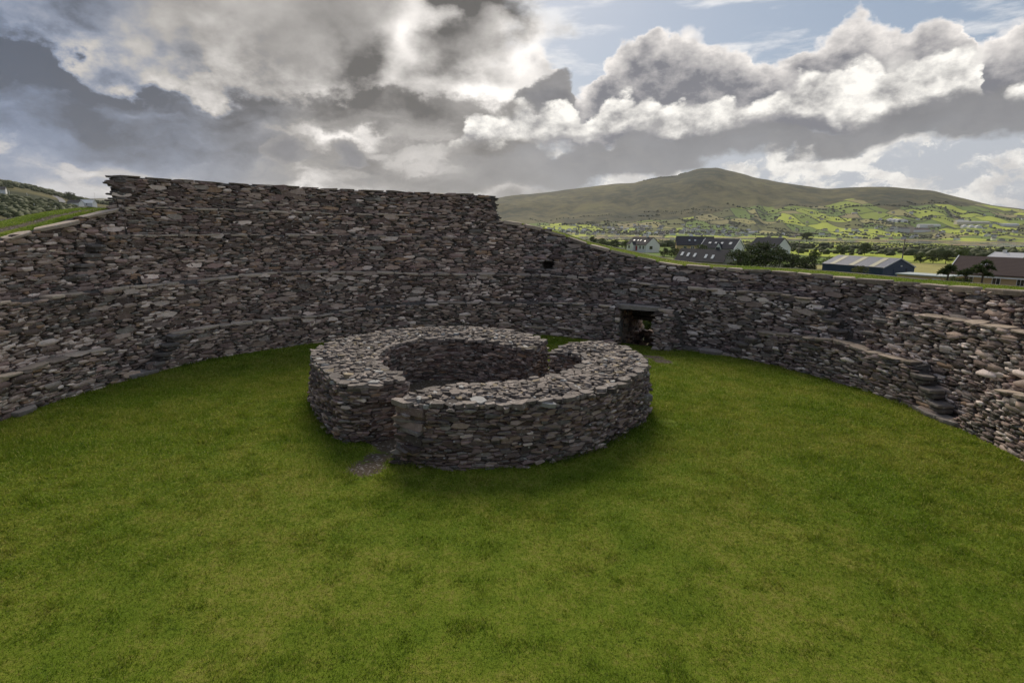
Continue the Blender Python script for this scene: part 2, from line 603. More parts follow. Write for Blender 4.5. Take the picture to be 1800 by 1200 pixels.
def terrain_z(x, y):
    x, y = np.asarray(x, float), np.asarray(y, float)
    d = np.hypot(x, y)
    az = np.degrees(np.arctan2(x, y))
    w = smooth01((d-450)/300)*smooth01((az+30)/10)*smooth01((60-az)/10)
    z = interp(d*(1-w)+w*(y+230*smooth01((az-33)/6)), PROFILE)
    z = z - 1.1*smooth01((az-18)/10)*smooth01((d-80)/50)*smooth01((700-d)/300)
    front = smooth01((60-np.abs(az-15))/14)
    # mountain behind the town
    el = interp(az, RIDGE)
    zr = EYE + 3200*np.tan(np.radians(el))
    t = (d-2000)/1200.0
    up = np.where(t < 1, 0.5*np.clip(t, 0, 1)**1.25 + 0.5*smooth01(t), 1-0.5*smooth01((t-1)/1.3))
    rough = vnoise(x*0.004, y*0.004, 3, 5)*14*np.clip(t, 0, 1)*np.clip(1.15-t, 0, 1)*2.0
    gul = np.abs(vnoise(az*0.55, d*0.0012, 9, 3))*44*np.clip(t, 0, 1)*np.clip(1.05-t, 0, 1)*2.2
    z = z + front*smooth01((az+11)/4)*(np.maximum(zr-2, 0)*up + rough - gul)
    # hillside on the left
    wl = smooth01((-az-18)/8)*smooth01((az+75)/15)
    ell = interp(az, RIDGE_L)
    zl = EYE + 1300*np.tan(np.radians(ell))
    tl = np.clip((d-120)/1180.0, 0, 1)
    hz = (zl+2.2)*(0.35*tl + 0.65*smooth01(tl)) - 2.2 + vnoise(x*0.007, y*0.007, 5, 4)*5*np.clip(tl*1.4, 0, 1)*np.clip(1.25-tl*1.25, 0, 1)
    hz = np.where(d > 1300, np.maximum(zl - (d-1300)*0.12, -8), hz)
    z = z*(1-wl) + np.where(d < 3500, hz, -8)*wl
    # far blue range beyond it
    zf = EYE + 7500*np.tan(np.radians(interp(az, FAR_L)))
    z = z + wl*np.clip(zf+8, 0, None)*np.exp(-((d-7500)/900.0)**2)
    return z


def build_terrain():
    azs = np.concatenate([np.arange(-180, -54, 4.0), np.arange(-54, 54, 0.4), np.arange(54, 180.1, 4.0)])
    ds = np.concatenate([[0.5, 10, 20], np.geomspace(28, 1000, 46), np.linspace(1015, 2000, 66), np.linspace(2025, 3500, 56), np.geomspace(3600, 14000, 18)])
    A, D = np.meshgrid(np.radians(azs), ds, indexing='ij')
    X, Y = np.sin(A)*D, np.cos(A)*D
    Z = terrain_z(X, Y)
    lump = vnoise(X*0.05, Y*0.05, 21, 3)*np.clip((D-60)/200, 0, 1)*0.7*(D < 1000)
    Z = Z + lump
    ang = np.degrees(A)
    shore = vnoise(X*0.006, Y*0.006, 31, 3)
    # islands and bars of salt marsh in the estuary
    FW = Y+230*smooth01((ang-33)/6)
    est = (FW > 1140) & (FW < 1660) & (D < 2600)
    bar = smooth01((vnoise(ang*0.35+4, D*0.011, 33, 3)-0.22)*5)
    Z = np.where(est, Z + bar*2.2 + shore*0.4, Z)
    hill = smooth01((Z - interp(ang, [(0, 18), (8, 28), (15, 45), (20, 75), (28, 120), (36, 115), (45, 70)])*(1+.35*vnoise(ang*0.3, D*0.002, 41, 3)))/30.0+.5)*(D > 1900)
    hill = np.maximum(hill, ((ang < -20) & (D < 2500))*(0.80+0.25*vnoise(X*0.01, Y*0.01, 2)))
    hill = np.maximum(hill, np.clip(1-D/330.0, 0, 1)*0.75)
    hill = np.maximum(hill, (D < 1050)*(D > 200)*(0.36+0.3*vnoise(X*0.004, Y*0.008, 7, 3)))
    marsh = np.exp(-((Z+15.7)/.7)**2)*((FW > 1000) & (FW < 1730) & (D < 2700))*(ang > -15)
    q = grid_faces(len(azs), len(ds))
    V = np.stack([X, Y, Z], -1).reshape(-1, 3)
    o = fastobj('terrain', V, q[:, ::-1], np.arange(len(q))*4, M_TERR, smooth=True,
                fattr={'hill': hill, 'marsh': marsh})
    tag(o, kind='structure')
    a = np.radians(np.linspace(-12, 55, 60))
    Vw = np.concatenate([np.stack([np.tan(a)*850, a*0+850, a*0-16.3], 1), np.stack([np.tan(a)*1720, a*0+1720, a*0-16.3], 1)])
    F = [(i+1, i, 60+i, 61+i) for i in range(59)]
    tag(pyobj('water', Vw, F, M_WATER), kind='structure')


build_terrain()

# ------------------------------------------------------------------ ring wall geometry
CX, CY, RAD = -0.65, 14.56, 12.42
ZA = [(-180, 1.1), (-92.6, 1.0), (-88.6, .98), (-83, 1.08), (-76.2, 1.05), (-75.2, .75), (-74.2, .45), (-73.2, .2), (-72, .0), (-69.4, .0), (-69.3, .25), (-67.9, .25), (-67.8, .52), (-66.6, .52), (-66.5, .8), (-65.3, .8), (-65.2, 1.1), (-58, 1.15), (-37, 1.11), (-34, 1.2), (-21, 1.4), (0, 1.42), (15, 1.5), (38, 1.48), (39.5, .0), (50.3, 0), (50.4, .28), (51.4, .28), (51.5, .55), (52.8, .55), (52.9, .82), (54.2, .82), (54.3, 1.1), (59, 1.16), (69, 1.29), (75, 1.18), (83, 1.22), (83.1, .95), (84.6, .95), (84.7, .66), (86.2, .66), (86.3, .34), (87.8, .34), (87.9, 0.0), (90, 0.0), (94.5, 1.2), (100, 1.32), (180, 1.1)]
ZB = [(-180, 2.3), (-100, 2.83), (-81, 2.8), (-68.5, 2.84), (-59, 2.85), (-44, 3.0), (-36, 2.95), (-24, 2.85), (-16, 2.74), (9, 2.73), (18.5, 2.66), (26, 2.63), (33.7, 2.5), (50, 2.53), (54, 2.58), (63.6, 2.5), (63.7, 2.22), (65.2, 2.22), (65.3, 1.92), (66.8, 1.92), (66.9, 1.6), (68.4, 1.6), (68.5, 1.32), (72.3, 1.32), (72.4, 1.75), (73.6, 1.75), (73.7, 2.2), (75, 2.2), (75.1, 2.52), (83, 2.59), (96, 2.64), (180, 2.4)]
ZC = [(-180, 9), (-76.2, 9), (-76.1, 3.0), (-75.3, 3.0), (-75.2, 3.35), (-74.3, 3.35), (-74.2, 3.65), (-73.3, 3.65), (-73.2, 3.95), (-72.2, 3.95), (-72.1, 4.25), (-71.2, 4.25), (-71.1, 4.53), (-52, 4.56), (-17, 4.5), (-2, 4.42), (0, 4.4), (.1, 9), (180, 9)]
ZD = [(-180, 9), (-67.1, 9), (-67.0, 5.48), (-61, 5.54), (-20, 5.5), (-.9, 5.42), (-.8, 9), (180, 9)]
ZT = [(-180, 3.3), (-130, 3.4), (-110, 4.0), (-84.2, 4.49), (-82.4, 4.62), (-80.6, 4.7), (-77.8, 4.88), (-75.1, 5.0), (-73.6, 5.13), (-69.8, 5.35), (-67.1, 5.46), (-67.0, 6.60), (-60, 6.62), (-45, 6.64), (-15, 6.6), (-2, 6.53), (-1.9, 6.1), (-1.2, 6.0), (-1.1, 5.72), (-.4, 5.6), (-.3, 5.4), (.1, 5.34), (6.2, 5.1), (11.9, 4.74), (17.2, 4.31), (23, 3.99), (27.6, 3.76), (32.2, 3.55), (37, 3.45), (42.7, 3.42), (52, 3.44), (70, 3.40), (82, 3.47), (91.5, 3.56), (110, 3.4), (180, 3.3)]
WC = [(-180, .3), (-12, .3), (0, 0), (180, 0)]
WD = [(-180, .2), (-8, .2), (-.8, 0), (180, 0)]
DOOR0, DOOR1, DOORZ = 26.2, 33.9, 1.46
HOLE = (8.9, 11.0, 3.03, 3.40)
WA_ = .45


def wB(th):
    return 0.5 + 1.4*smooth01((np.abs(th)-108)/18)


def face_r(th, z):
    th, z = np.asarray(th, float), np.asarray(z, float)
    r = RAD + 0.05*z + 0.05*np.sin(np.radians(th)*7+1)
    r = r + WA_*(z > interp(th, ZA)) + wB(th)*(z > interp(th, ZB)) + interp(th, WC)*(z > interp(th, ZC)) + interp(th, WD)*(z > interp(th, ZD))
    return r


def wpos(th, r, z):
    a = math.radians(th)
    return np.array([CX + r*math.sin(a), CY + r*math.cos(a), z])


# ------------------------------------------------------------------ stones
CAMP = np.array([0, 0, EYE])


def voronoi_cells(P, W, emit, asp):
    """power-diagram cells of flat wide stones; P in metres (s,z); returns {i: polygon}"""
    Q = P/np.array([asp, 1.0])
    cell = 0.16
    gridd = {}
    K = np.floor(Q/cell).astype(int)
    for i, k in enumerate(map(tuple, K)):
        gridd.setdefault(k, []).append(i)
    out = {}
    Ql, Wl = Q.tolist(), W.tolist()
    for i in np.nonzero(emit)[0]:
        qx, qy = Ql[i]
        kx, ky = K[i]
        nb = []
        for dx in (-2, -1, 0, 1, 2):
            for dy in (-2, -1, 0, 1, 2):
                nb += gridd.get((kx+dx, ky+dy), ())
        nb = sorted(((Ql[j][0]-qx)**2 + (Ql[j][1]-qy)**2, j) for j in nb if j != i)[:16]
        poly = [(-.17, -.17), (.17, -.17), (.17, .17), (-.17, .17)]
        for d2, j in nb:
            dx, dy = Ql[j][0]-qx, Ql[j][1]-qy
            c = (d2 + Wl[i] - Wl[j])*0.5
            new = []
            n = len(poly)
            vals = [p[0]*dx + p[1]*dy - c for p in poly]
            if max(vals) <= 0:
                continue
            for a in range(n):
                va, vb = vals[a], vals[(a+1) % n]
                pa, pb = poly[a], poly[(a+1) % n]
                if va <= 0:
                    new.append(pa)
                if (va < 0 < vb) or (vb < 0 < va):
                    t = va/(va-vb)
                    new.append((pa[0]+(pb[0]-pa[0])*t, pa[1]+(pb[1]-pa[1])*t))
            poly = new
            if len(poly) < 3:
                break
        if len(poly) >= 3:
            out[i] = np.array(poly)*np.array([asp, 1.0])
    return out


def tidy(poly, rng, gap, jit, maxn=9):
    """merge tiny edges, cut sharp corners, shrink by the joint"""
    P = [poly[0]]
    for p in poly[1:]:
        if np.hypot(*(p-P[-1])) > 0.018:
            P.append(p)
    if len(P) > 3 and np.hypot(*(P[0]-P[-1])) < 0.018:
        P.pop()
    P = np.array(P)
    if len(P) < 3:
        return None
    ext = P.max(0)-P.min(0)
    if ext[1] < 0.022 or ext[0] < 0.03:
        return None
    # drop the weakest corners so that the outline stays angular, keep the area
    A0 = abs(np.sum(P[:, 0]*np.roll(P[:, 1], -1)-P[:, 1]*np.roll(P[:, 0], -1)))
    while len(P) > 6:
        a_, b_ = np.roll(P, 1, 0), np.roll(P, -1, 0)
        tri = np.abs((P[:, 0]-a_[:, 0])*(b_[:, 1]-a_[:, 1])-(P[:, 1]-a_[:, 1])*(b_[:, 0]-a_[:, 0]))
        P = np.delete(P, int(np.argmin(tri)), 0)
    A1 = abs(np.sum(P[:, 0]*np.roll(P[:, 1], -1)-P[:, 1]*np.roll(P[:, 0], -1)))+1e-9
    P = P.mean(0) + (P-P.mean(0))*min(1.25, math.sqrt(A0/A1)*1.02)
    n = len(P)
    e = np.roll(P, -1, 0)-P
    L = np.hypot(*e.T)+1e-9
    e = e/L[:, None]
    cosang = (np.roll(e, 1, 0)*e).sum(1)
    room = min(1, max(0, maxn-n))
    cut = set(np.argsort(cosang)[:room].tolist())
    out = []
    for a in range(n):
        if a in cut and cosang[a] < 0.85:
            k1, k2 = rng.uniform(.12, .3, 2)
            out.append(P[a]+(P[a-1]-P[a])*k1)
            out.append(P[a]+(P[(a+1) % n]-P[a])*k2)
        else:
            out.append(P[a])
    P = np.array(out)
    c = P.mean(0)
    D = P-c
    l = np.hypot(*D.T)[:, None]+1e-9
    P = c + D*np.clip((l-gap*rng.uniform(.4, 1.7, (len(P), 1)))/l, .55, 1)
    return P + rng.normal(0, jit, P.shape)


class Bag:
    def __init__(self):
        self.s = []

    def add(self, V, F, col, pri):
        self.s.append((V, F, col, pri))

    def build(self, root, name, limit, rest_name, mat=None):
        org = np.array(root.location)
        order = np.argsort([-q[3] for q in self.s])
        mat = mat or M_STONE
        for i in order[:limit]:
            V, F, col, _ = self.s[i]
            c = V.mean(0)
            pyobj(name, V-c, F, mat, root, c-org, col=col)
        VV, LL, SS, CC = [], [], [], []
        nv = nl = 0
        for i in order[limit:]:
            V, F, col, _ = self.s[i]
            VV.append(V-org)
            CC.append(np.repeat(np.array(col, float)[None], len(V), 0))
            for f in F:
                SS.append(nl)
                LL.extend(k+nv for k in f)
                nl += len(f)
            nv += len(V)
        if VV:
            o = fastobj(rest_name, np.concatenate(VV), LL, SS, mat, root, col=np.concatenate(CC))
            tag(o, kind='stuff')


def prism(poly, O, U, Vv, N, back, front, bev, rng, tilt=0.0, bottom=False):
    """irregular flat-faced stone; poly in (U,V) round O, extruded along N"""
    n = len(poly)
    c = poly.mean(0)
    size = np.sqrt(np.ptp(poly[:, 0])*np.ptp(poly[:, 1]))
    tx, ty = rng.normal(0, tilt, 2)
    ring = []
    for k, (f, h) in enumerate(((0.94, -back), (1.0, front-bev), (1.0-min(.25, bev*.8/max(size, .03)), front))):
        p = c + (poly-c)*f
        hh = h + (0 if k == 0 else 1)*((poly-c) @ np.array([tx, ty])) + (rng.normal(0, bev*.2, n) if k else 0)
        ring.append(O + p[:, :1]*U + p[:, 1:]*Vv + np.asarray(hh).reshape(-1, 1)*N if np.ndim(hh) else O + p[:, :1]*U + p[:, 1:]*Vv + hh*N)
    V = np.concatenate(ring)
    F = []
    for k in (0, 1):
        for i in range(n):
            j = (i+1) % n
            F.append((k*n+i, k*n+j, (k+1)*n+j, (k+1)*n+i))
    F.append(tuple(range(2*n, 3*n)))
    if bottom:
        F.append(tuple(range(n-1, -1, -1)))
    return V, F


PALETTE = np.array([(.125, .108, .098), (.150, .128, .113), (.105, .092, .088), (.165, .150, .138), (.130, .128, .118), (.145, .118, .112), (.190, .165, .140), (.115, .120, .112)])


def stone_col(rng, pale=.03, tan=.03, dark=1.0, cool=0.0):
    u = rng.random()
    if u < pale:
        c = np.array((.50, .485, .455))*rng.uniform(.7, 1.2)
    elif u < pale+tan:
        c = np.array((.25, .195, .14))*rng.uniform(.7, 1.1)
    elif u < pale+tan+.10:
        c = np.array((.27, .245, .22))*rng.uniform(.8, 1.3)
    else:
        c = PALETTE[rng.integers(len(PALETTE))]*rng.choice([rng.uniform(.45, 1.0), rng.uniform(.9, 1.8)])
    return c*dark*1.66*np.array((1.13-.05*cool, .965, .90+.06*cool))


def course_sites(rng, s0, s1, z0, z1, h0, h1, l0, l1, wav=.05, bw=1.0):
    P, W = [], []
    z = z0
    while z < z1:
        h = rng.uniform(h0, h1)
        ph = rng.uniform(0, 9)
        s = s0 + rng.uniform(0, l1)
        while s < s1:
            big = rng.random()
            l = rng.uniform(l0, l1)*(1.5 if big > .93 else 1)*(.55 if big < .25 else 1)
            zz = z + h/2 + wav*(math.sin(s*.9+ph*.3)+.6*math.sin(s*2.3+1.7*z)) + rng.normal(0, h*.17)
            P.append((s+l/2, zz))
            W.append(rng.uniform(-.0012, .0016)*bw+bw*(.003+.006*(big-.95)*20 if big > .95 else 0))
            s += l
        z += h
    return np.array(P), np.array(W)


def in_view(p, m=120):
    d = p-CAMP
    cp, sp = math.cos(PITCH), math.sin(PITCH)
    f = d[1]*cp - d[2]*sp
    if f < .3:
        return False
    u = d[1]*sp + d[2]*cp
    x, y = 900+d[0]/f*FPX, 600-u/f*FPX
    return -m < x < 1800+m and -m < y < 1200+m


def pri_of(V, N):
    c = V.mean(0)
    d = CAMP-c
    dist = np.linalg.norm(d)
    if not in_view(c, -10):
        return 0.0
    cosv = max(0.0, float(d @ N)/dist)
    ext = np.ptp(V, 0)
    area = np.prod(np.sort(ext)[1:])
    return area*cosv/dist**2


# ---- inner face of the ring wall
fort = empty('ring_fort', (CX, CY, 0), label='high drystone ring wall with ledges and stairs enclosing the lawn', cat='stone wall')
bag = Bag()
rng = np.random.default_rng(7)
S0, S1 = math.radians(-122)*RAD, math.radians(124)*RAD
Ps, Ws = course_sites(rng, S0, S1, -.12, 7.0, .030, .098, .10, .42)
TH = np.degrees(Ps[:, 0]/RAD)
TOPZ = interp(TH, ZT)
emit = (Ps[:, 1] < TOPZ-.04)
indoor = (TH > DOOR0) & (TH < DOOR1) & (Ps[:, 1] < DOORZ+.05)
inhole = (TH > HOLE[0]) & (TH < HOLE[1]) & (Ps[:, 1] > HOLE[2]) & (Ps[:, 1] < HOLE[3])
near = Ps[:, 1] < TOPZ+.5
keep = near
Ps, Ws, TH, TOPZ, emit = Ps[keep], Ws[keep], TH[keep], TOPZ[keep], (emit & ~indoor & ~inhole)[keep]
cells = voronoi_cells(Ps, Ws, emit, 3.5)
lich = vnoise(Ps[:, 0]*.35, Ps[:, 1]*.8, 77, 3)
drk = vnoise(Ps[:, 0]*.25+9, Ps[:, 1]*.5, 78, 3)
RF = face_r(TH, Ps[:, 1])
ZAv, ZBv = interp(TH, ZA), interp(TH, ZB)
for i, poly in cells.items():
    p = tidy(poly, rng, .0028, .0025, 7)
    if p is None:
        continue
    th, z = TH[i], Ps[i, 1]
    a = math.radians(th)
    U = np.array([math.cos(a), -math.sin(a), 0])
    Rr = np.array([math.sin(a), math.cos(a), 0])
    N = -Rr*.9988 + np.array([0, 0, .05])
    Vv = np.array([0, 0, 1.0]) + Rr*.05
    p = p*np.array([RF[i]/RAD, 1])
    ext = np.ptp(p, 0)
    bev = min(.009, .10*ext[1])
    O = wpos(th, RF[i], z)
    V, F = prism(p, O, -U, Vv, N, .13, rng.normal(.008, .010)+bev*.5, bev, rng, .055)
    mid = ZAv[i] < z < ZBv[i]
    pale = .035 + ((.17 if th < 8 else .06)*(lich[i] > -.02)+.3*max(0, lich[i]) if mid else .03*max(0, lich[i])) + (.02 if abs(th) > 60 else 0)
    dk = .92 + .22*drk[i] - (.14 if (mid and th < 62) else 0)
    c = stone_col(rng, pale, .035 if (z > 2.8 and th < 0) else .015, dk, .6 if th > 5 else -.4)
    bag.add(V, F, c, pri_of(V, N))

# left and right ends of the high section, passage sides: stones on radial faces
def radial_face(th, sgn, r0, r1, z0, z1, h0=.06, h1=.13, dark=.9, rag=.05):
    a = math.radians(th)
    U = np.array([math.sin(a), math.cos(a), 0])
    N = sgn*np.array([math.cos(a), -math.sin(a), 0])
    P, W = course_sites(rng, 0, r1-r0, z0, z1+.2, h0, h1, .2, .5, .01)
    em = P[:, 1] < z1-.03
    for i, poly in voronoi_cells(P, W, em, 2.6).items():
        p = tidy(poly, rng, .005, .004)
        if p is None:
            continue
        bev = min(.025, .2*np.ptp(p[:, 1]))
        O = wpos(th, r0+P[i, 0], P[i, 1])
        V, F = prism(p*np.array([sgn, 1])[None] if sgn < 0 else p, O, U*(1 if sgn > 0 else 1), np.array([0, 0, 1.0]), N, .13, rng.normal(.01, rag), bev, rng, .05)
        bag.add(V, F, stone_col(rng, .02, .02, dark), pri_of(V, N))


rin = float(face_r(-60, 6.0))
radial_face(DOOR0, 1, RAD+.1, RAD+4.2, -1.0, DOORZ+.05)
radial_face(DOOR1, -1, RAD+.1, RAD+4.2, -1.0, DOORZ+.05)
bag.build(fort, 'stone', 300, 'masonry')


def slab_poly(rng, l, w, n=8):
    a = np.linspace(0, 2*np.pi, n, endpoint=False) + rng.uniform(-.25, .25, n)
    # squarish superellipse outline
    c, s = np.cos(a), np.sin(a)
    k = (np.abs(c)**4 + np.abs(s)**4)**-.25
    return np.stack([c*k*l/2, s*k*w/2], 1)*rng.uniform(.88, 1.06, (n, 1))


ZUP = np.array([0, 0, 1.0])


def lay_slab(root, name, th, r, z, l, w, t, col, tiltr=0.0, yaw=0.0, roll=0.0):
    a = math.radians(th)+yaw
    U = np.array([math.cos(a), -math.sin(a), math.tan(roll)])
    U /= np.linalg.norm(U)
    Vv = np.array([math.sin(a), math.cos(a), tiltr])
    Vv /= np.linalg.norm(Vv)
    N = np.cross(U, Vv)
    p = slab_poly(rng, l, w)
    O = wpos(th, r, z)
    V, F = prism(p, O, U, Vv, N, t*.5, t*.5, min(.03, t*.3), rng, .03, True)
    c = V.mean(0)
    return pyobj(name, V-c, F, M_STONE, root, c-np.array(root.location), col=col)


# ---- coping slabs along ledges and wall tops, stair treads
def coping(th0, th1, zf, proud=.07, l0=.38, l1=1.0, w=.55, t=.075, skip=0.0, lift=0.0, name='coping_stone', tone=1.0):
    th = th0
    while th < th1:
        l = rng.uniform(l0, l1)
        dth = math.degrees(l/(RAD+.6))
        tm = th+dth/2
        z = float(zf(tm))
        if rng.random() > skip and not (DOOR0-1.2 < tm < DOOR1+1.2 and z < 1.7):
            r = float(face_r(tm, z-.06))
            sl = (float(zf(tm+.8))-float(zf(tm-.8)))/(1.6*math.pi/180*r)
            if abs(sl) < .6:
                c = (np.array((.54, .44, .35)) if rng.random() < .88 else np.array((.32, .26, .21)))*rng.uniform(.75, 1.15)*tone*(.68 if tm > 48 else 1.0)  # ledge light put into the pale slab colour, toned down on the sunlit side
                lay_slab(fort, name, tm, r-proud+w/2+rng.normal(0, .015), z+t*.3+lift+rng.normal(0, .008), l*.99, w, t*rng.uniform(.6, 1.35), c, rng.normal(0, .05), rng.normal(0, .035), math.atan(sl)+rng.normal(0, .014))
        th += dth


fA, fB, fC, fD, fT = [(lambda q: (lambda t: interp(t, q)))(q) for q in (ZA, ZB, ZC, ZD, ZT)]
coping(-104, -76.4, fA)
coping(-65.0, -36, fA)
coping(-34, 25, fA, skip=.35)
coping(34, 38, fA, l0=.6)
coping(54.5, 82.6, fA)
coping(95, 110, fA)
coping(-104, 63.3, fB, skip=.12)
coping(75.5, 108, fB)
coping(-70.8, -52, fC, w=.36, skip=.1)
coping(-52, -2.5, fC, w=.34, skip=.5)
coping(-66.6, -2, fD, w=.30, t=.06, skip=.25)
coping(-60, -30, lambda t: interp(t, ZD)+.32, w=.2, t=.05, skip=.4, proud=.03)
coping(44, 51, lambda t: 2.9, w=.25, t=.07, proud=.05)
coping(-104, -67.3, fT, w=.42, t=.095, l0=.8, l1=1.7, lift=-.07, proud=.1, tone=1.1)
coping(.4, 108, fT, w=.36, t=.12, l0=.5, l1=1.4, lift=-.07, proud=.08)
coping(-66.6, -2.2, fT, w=.5, t=.06, l0=.6, l1=1.2, lift=-.03, proud=.05, tone=.5)
coping(5, 25, lambda t: .32, w=.25, t=.07, skip=.75)

for pts in ([(-68.7, .25), (-67.3, .52), (-66.0, .8), (-64.7, 1.08)], [(51.0, .28), (52.1, .55), (53.5, .82)], [(87.3, .34), (85.7, .66), (84.0, .95)],
            [(64.2, 2.22), (65.9, 1.92), (67.4, 1.6)], [(73.0, 1.75), (74.3, 2.2)],
            [(-75.0, 3.35), (-74.0, 3.65), (-73.0, 3.95), (-71.9, 4.25)]):
    for th, z in pts:
        r = float(face_r(th, z-.05))
        c = np.array((.19, .165, .15))*rng.uniform(.75, 1.2)
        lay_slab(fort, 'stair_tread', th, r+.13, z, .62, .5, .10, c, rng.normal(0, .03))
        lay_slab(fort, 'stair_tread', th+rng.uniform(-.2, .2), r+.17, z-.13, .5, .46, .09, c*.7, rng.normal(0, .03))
# sills lying at the foot of the wall
for th, l in ((-71.5, 1.3), (46, 1.2), (86.7, 1.25), (89.6, .8), (-90, .8)):
    lay_slab(fort, 'foot_slab', th, RAD+.02, .03, l, .42, .16, np.array((.24, .21, .19)), .08)
# ragged end slabs of the high section
for k in range(15):
    z = 5.52 + k*.073
    lay_slab(fort, 'end_slab', -66.1-rng.uniform(-.1, .5), rin+.10+rng.uniform(-.04, .06), z, rng.uniform(.4, .8), .3, .06, np.array((.13, .115, .108))*rng.uniform(.7, 1.35))
for k in range(14):
    z = 5.45 + k*.078
    off = 1.7-min(k, 5)*.16
    lay_slab(fort, 'end_slab', -2.9+off+rng.uniform(-.3, .25), rin+.0+rng.uniform(-.05, .06), z, rng.uniform(.5, .8), .5, .065, np.array((.12, .108, .10))*rng.uniform(.7, 1.3))
# lintel over the doorway and slabs beside it
mid = (DOOR0+DOOR1)/2
lay_slab(fort, 'lintel', mid, RAD+.12, DOORZ+.09, 2.15, .5, .19, np.array((.33, .29, .26)))
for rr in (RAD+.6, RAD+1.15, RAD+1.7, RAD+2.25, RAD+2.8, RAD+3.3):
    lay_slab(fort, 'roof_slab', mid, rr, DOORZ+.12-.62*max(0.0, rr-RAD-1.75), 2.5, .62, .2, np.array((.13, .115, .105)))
# upright slab standing in the left side of the passage
V, F = prism(slab_poly(rng, .5, 1.15), wpos(DOOR0, RAD+.42, .42), np.array([math.sin(R_(DOOR0)), math.cos(R_(DOOR0)), 0]), ZUP, np.array([math.cos(R_(DOOR0)), -math.sin(R_(DOOR0)), 0]), .1, .07, .02, rng)
pyobj('upright_slab', V-V.mean(0), F, M_STONE, fort, V.mean(0)-np.array(fort.location), col=(.16, .15, .15))


# ---- core: hearting behind the stones, the back of the wall
def build_core():
    ths = np.unique(np.round(np.concatenate([np.arange(-180, -106, 2.0), np.arange(-106, 112, .35), np.arange(112, 180.1, 2.0),
                                             [DOOR0, DOOR1, HOLE[0], HOLE[1], -67.05, -66.95]]), 3))
    ths = ths[(np.abs(ths+67.03) > .06) | (ths == -67.05) | (ths == -66.95)]
    rows = 62
    V = np.zeros((len(ths), rows+3, 3))
    keepq = np.ones((len(ths)-1, rows+2), bool)
    for i, t in enumerate(ths):
        zt = float(interp(t, ZT))-.03 if not -67.1 < t < -67 else 5.43
        zz = np.linspace(-.6, zt, rows)
        r = face_r(np.full(rows, t), zz) + .10
        hi = -67.0 < t < -.9
        back = min(1.4, .04+1.3*max(0.0, math.radians(t+67.0)*RAD)) if hi else 2.9
        if HOLE[0] <= t <= HOLE[1]:
            r = r + np.where((zz > HOLE[2]) & (zz < HOLE[3]), .8, 0)
        a = math.radians(t)
        V[i, :rows, 0] = CX+r*math.sin(a)
        V[i, :rows, 1] = CY+r*math.cos(a)
        V[i, :rows, 2] = zz
        rout = RAD+4.4
        for k, (rr, zk) in enumerate(((r[-1]+back, zt), (r[-1]+back if hi else rout, zt-.25 if not hi else 4.2), (rout+.5, -2.5))):
            if k == 2 and DOOR0 <= t <= DOOR1:
                rr, zk = RAD+3.75, .55
            V[i, rows+k] = wpos(t, rr, zk)
        if i < len(ths)-1:
            tm = (t+ths[i+1])/2
            if DOOR0 < tm < DOOR1:
                nz = (zz[:-1]+zz[1:])/2
                keepq[i, :rows-1] = nz > DOORZ+.1
                keepq[i, rows] = True
            if -67.1 < tm < -66.9:
                keepq[i, rows-1:] = False
    q = grid_faces(len(ths), rows+3, keepq)
    o = fastobj('wall_core', V.reshape(-1, 3)-np.array([CX, CY, 0]), q, np.arange(len(q))*4, M_CORE, fort)


build_core()


# low wall closing the outer part of the passage, in the dark beyond the door
blk = empty('drystone_barrier', tuple(wpos(mid, RAD+3.7, -1.1)), label='low dark drystone wall blocking the far side of the doorway passage', cat='stone wall')
bb = Bag()
a = R_(mid)
U, Rr = np.array([math.cos(a), -math.sin(a), 0]), np.array([math.sin(a), math.cos(a), 0])
P, W = course_sites(rng, -1.6, 1.6, 0, 1.35, .08, .16, .2, .45, .01)
for i, poly in voronoi_cells(P, W, P[:, 1] < .95, 2.2).items():
    p = tidy(poly, rng, .005, .003)
    if p is None:
        continue
    O = wpos(mid, RAD+3.7, -1.1) + U*P[i, 0] + ZUP*P[i, 1]
    V, F = prism(p, O, -U, ZUP, -Rr, .3, .02, .02, rng, .05)
    bb.add(V, F, stone_col(rng, .02, .02, .85), pri_of(V, -Rr))
bb.build(blk, 'stone', 120, 'masonry')

# ------------------------------------------------------------------ turf on the ring wall
def strip(name, th0, th1, n, prof, mat, fattr=None, dirt=None):
    ths = np.linspace(th0, th1, n)
    V, D = [], []
    for t in ths:
        zt = float(interp(t, ZT))
        if -67.1 < t < 0:
            zt = 5.45
        r0 = float(face_r(t, zt-.05))
        for (dr, dz, dd) in prof:
            rr = r0+dr
            nz = float(vnoise(t*.9, dr*2.1, 5, 3))*.025
            V.append(wpos(t, rr, zt+dz+(nz if 0.3 < dr < 2.5 else 0)))
            D.append(dd)
    q = grid_faces(n, len(prof))
    return fastobj(name, V, q, np.arange(len(q))*4, mat, smooth=True, fattr={'dirt': D}), np.array(V).reshape(n, len(prof), 3)


PL = [(.2, -.1, 0), (.3, .0, 0), (.55, .03, 0), (.75, .02, .3), (.95, .0, 1), (1.2, .0, 1), (1.4, .01, .7), (1.6, .04, 0), (2.0, .05, 0), (2.5, .03, 0), (3.0, -.5, 0)]
PR = [(.16, -.1, 0), (.24, .0, .1), (.6, .01, .1), (.9, .0, .35), (1.2, -.01, .3), (1.6, .0, 0), (2.0, .0, 0), (2.4, -.02, 0), (2.9, -.5, 0)]
o1, T1 = strip('turf', -108, -60, 140, PL, M_LAWN)
tag(o1, kind='structure')
o2, T2 = strip('turf', .6, 125, 300, PR, M_LAWN)
tag(o2, kind='structure')

# ------------------------------------------------------------------ stone hut
ZH = 1.28
def hut_pts(L, z=ZH):
    return np.array([at_z(*p, z)[:2] for p in L])


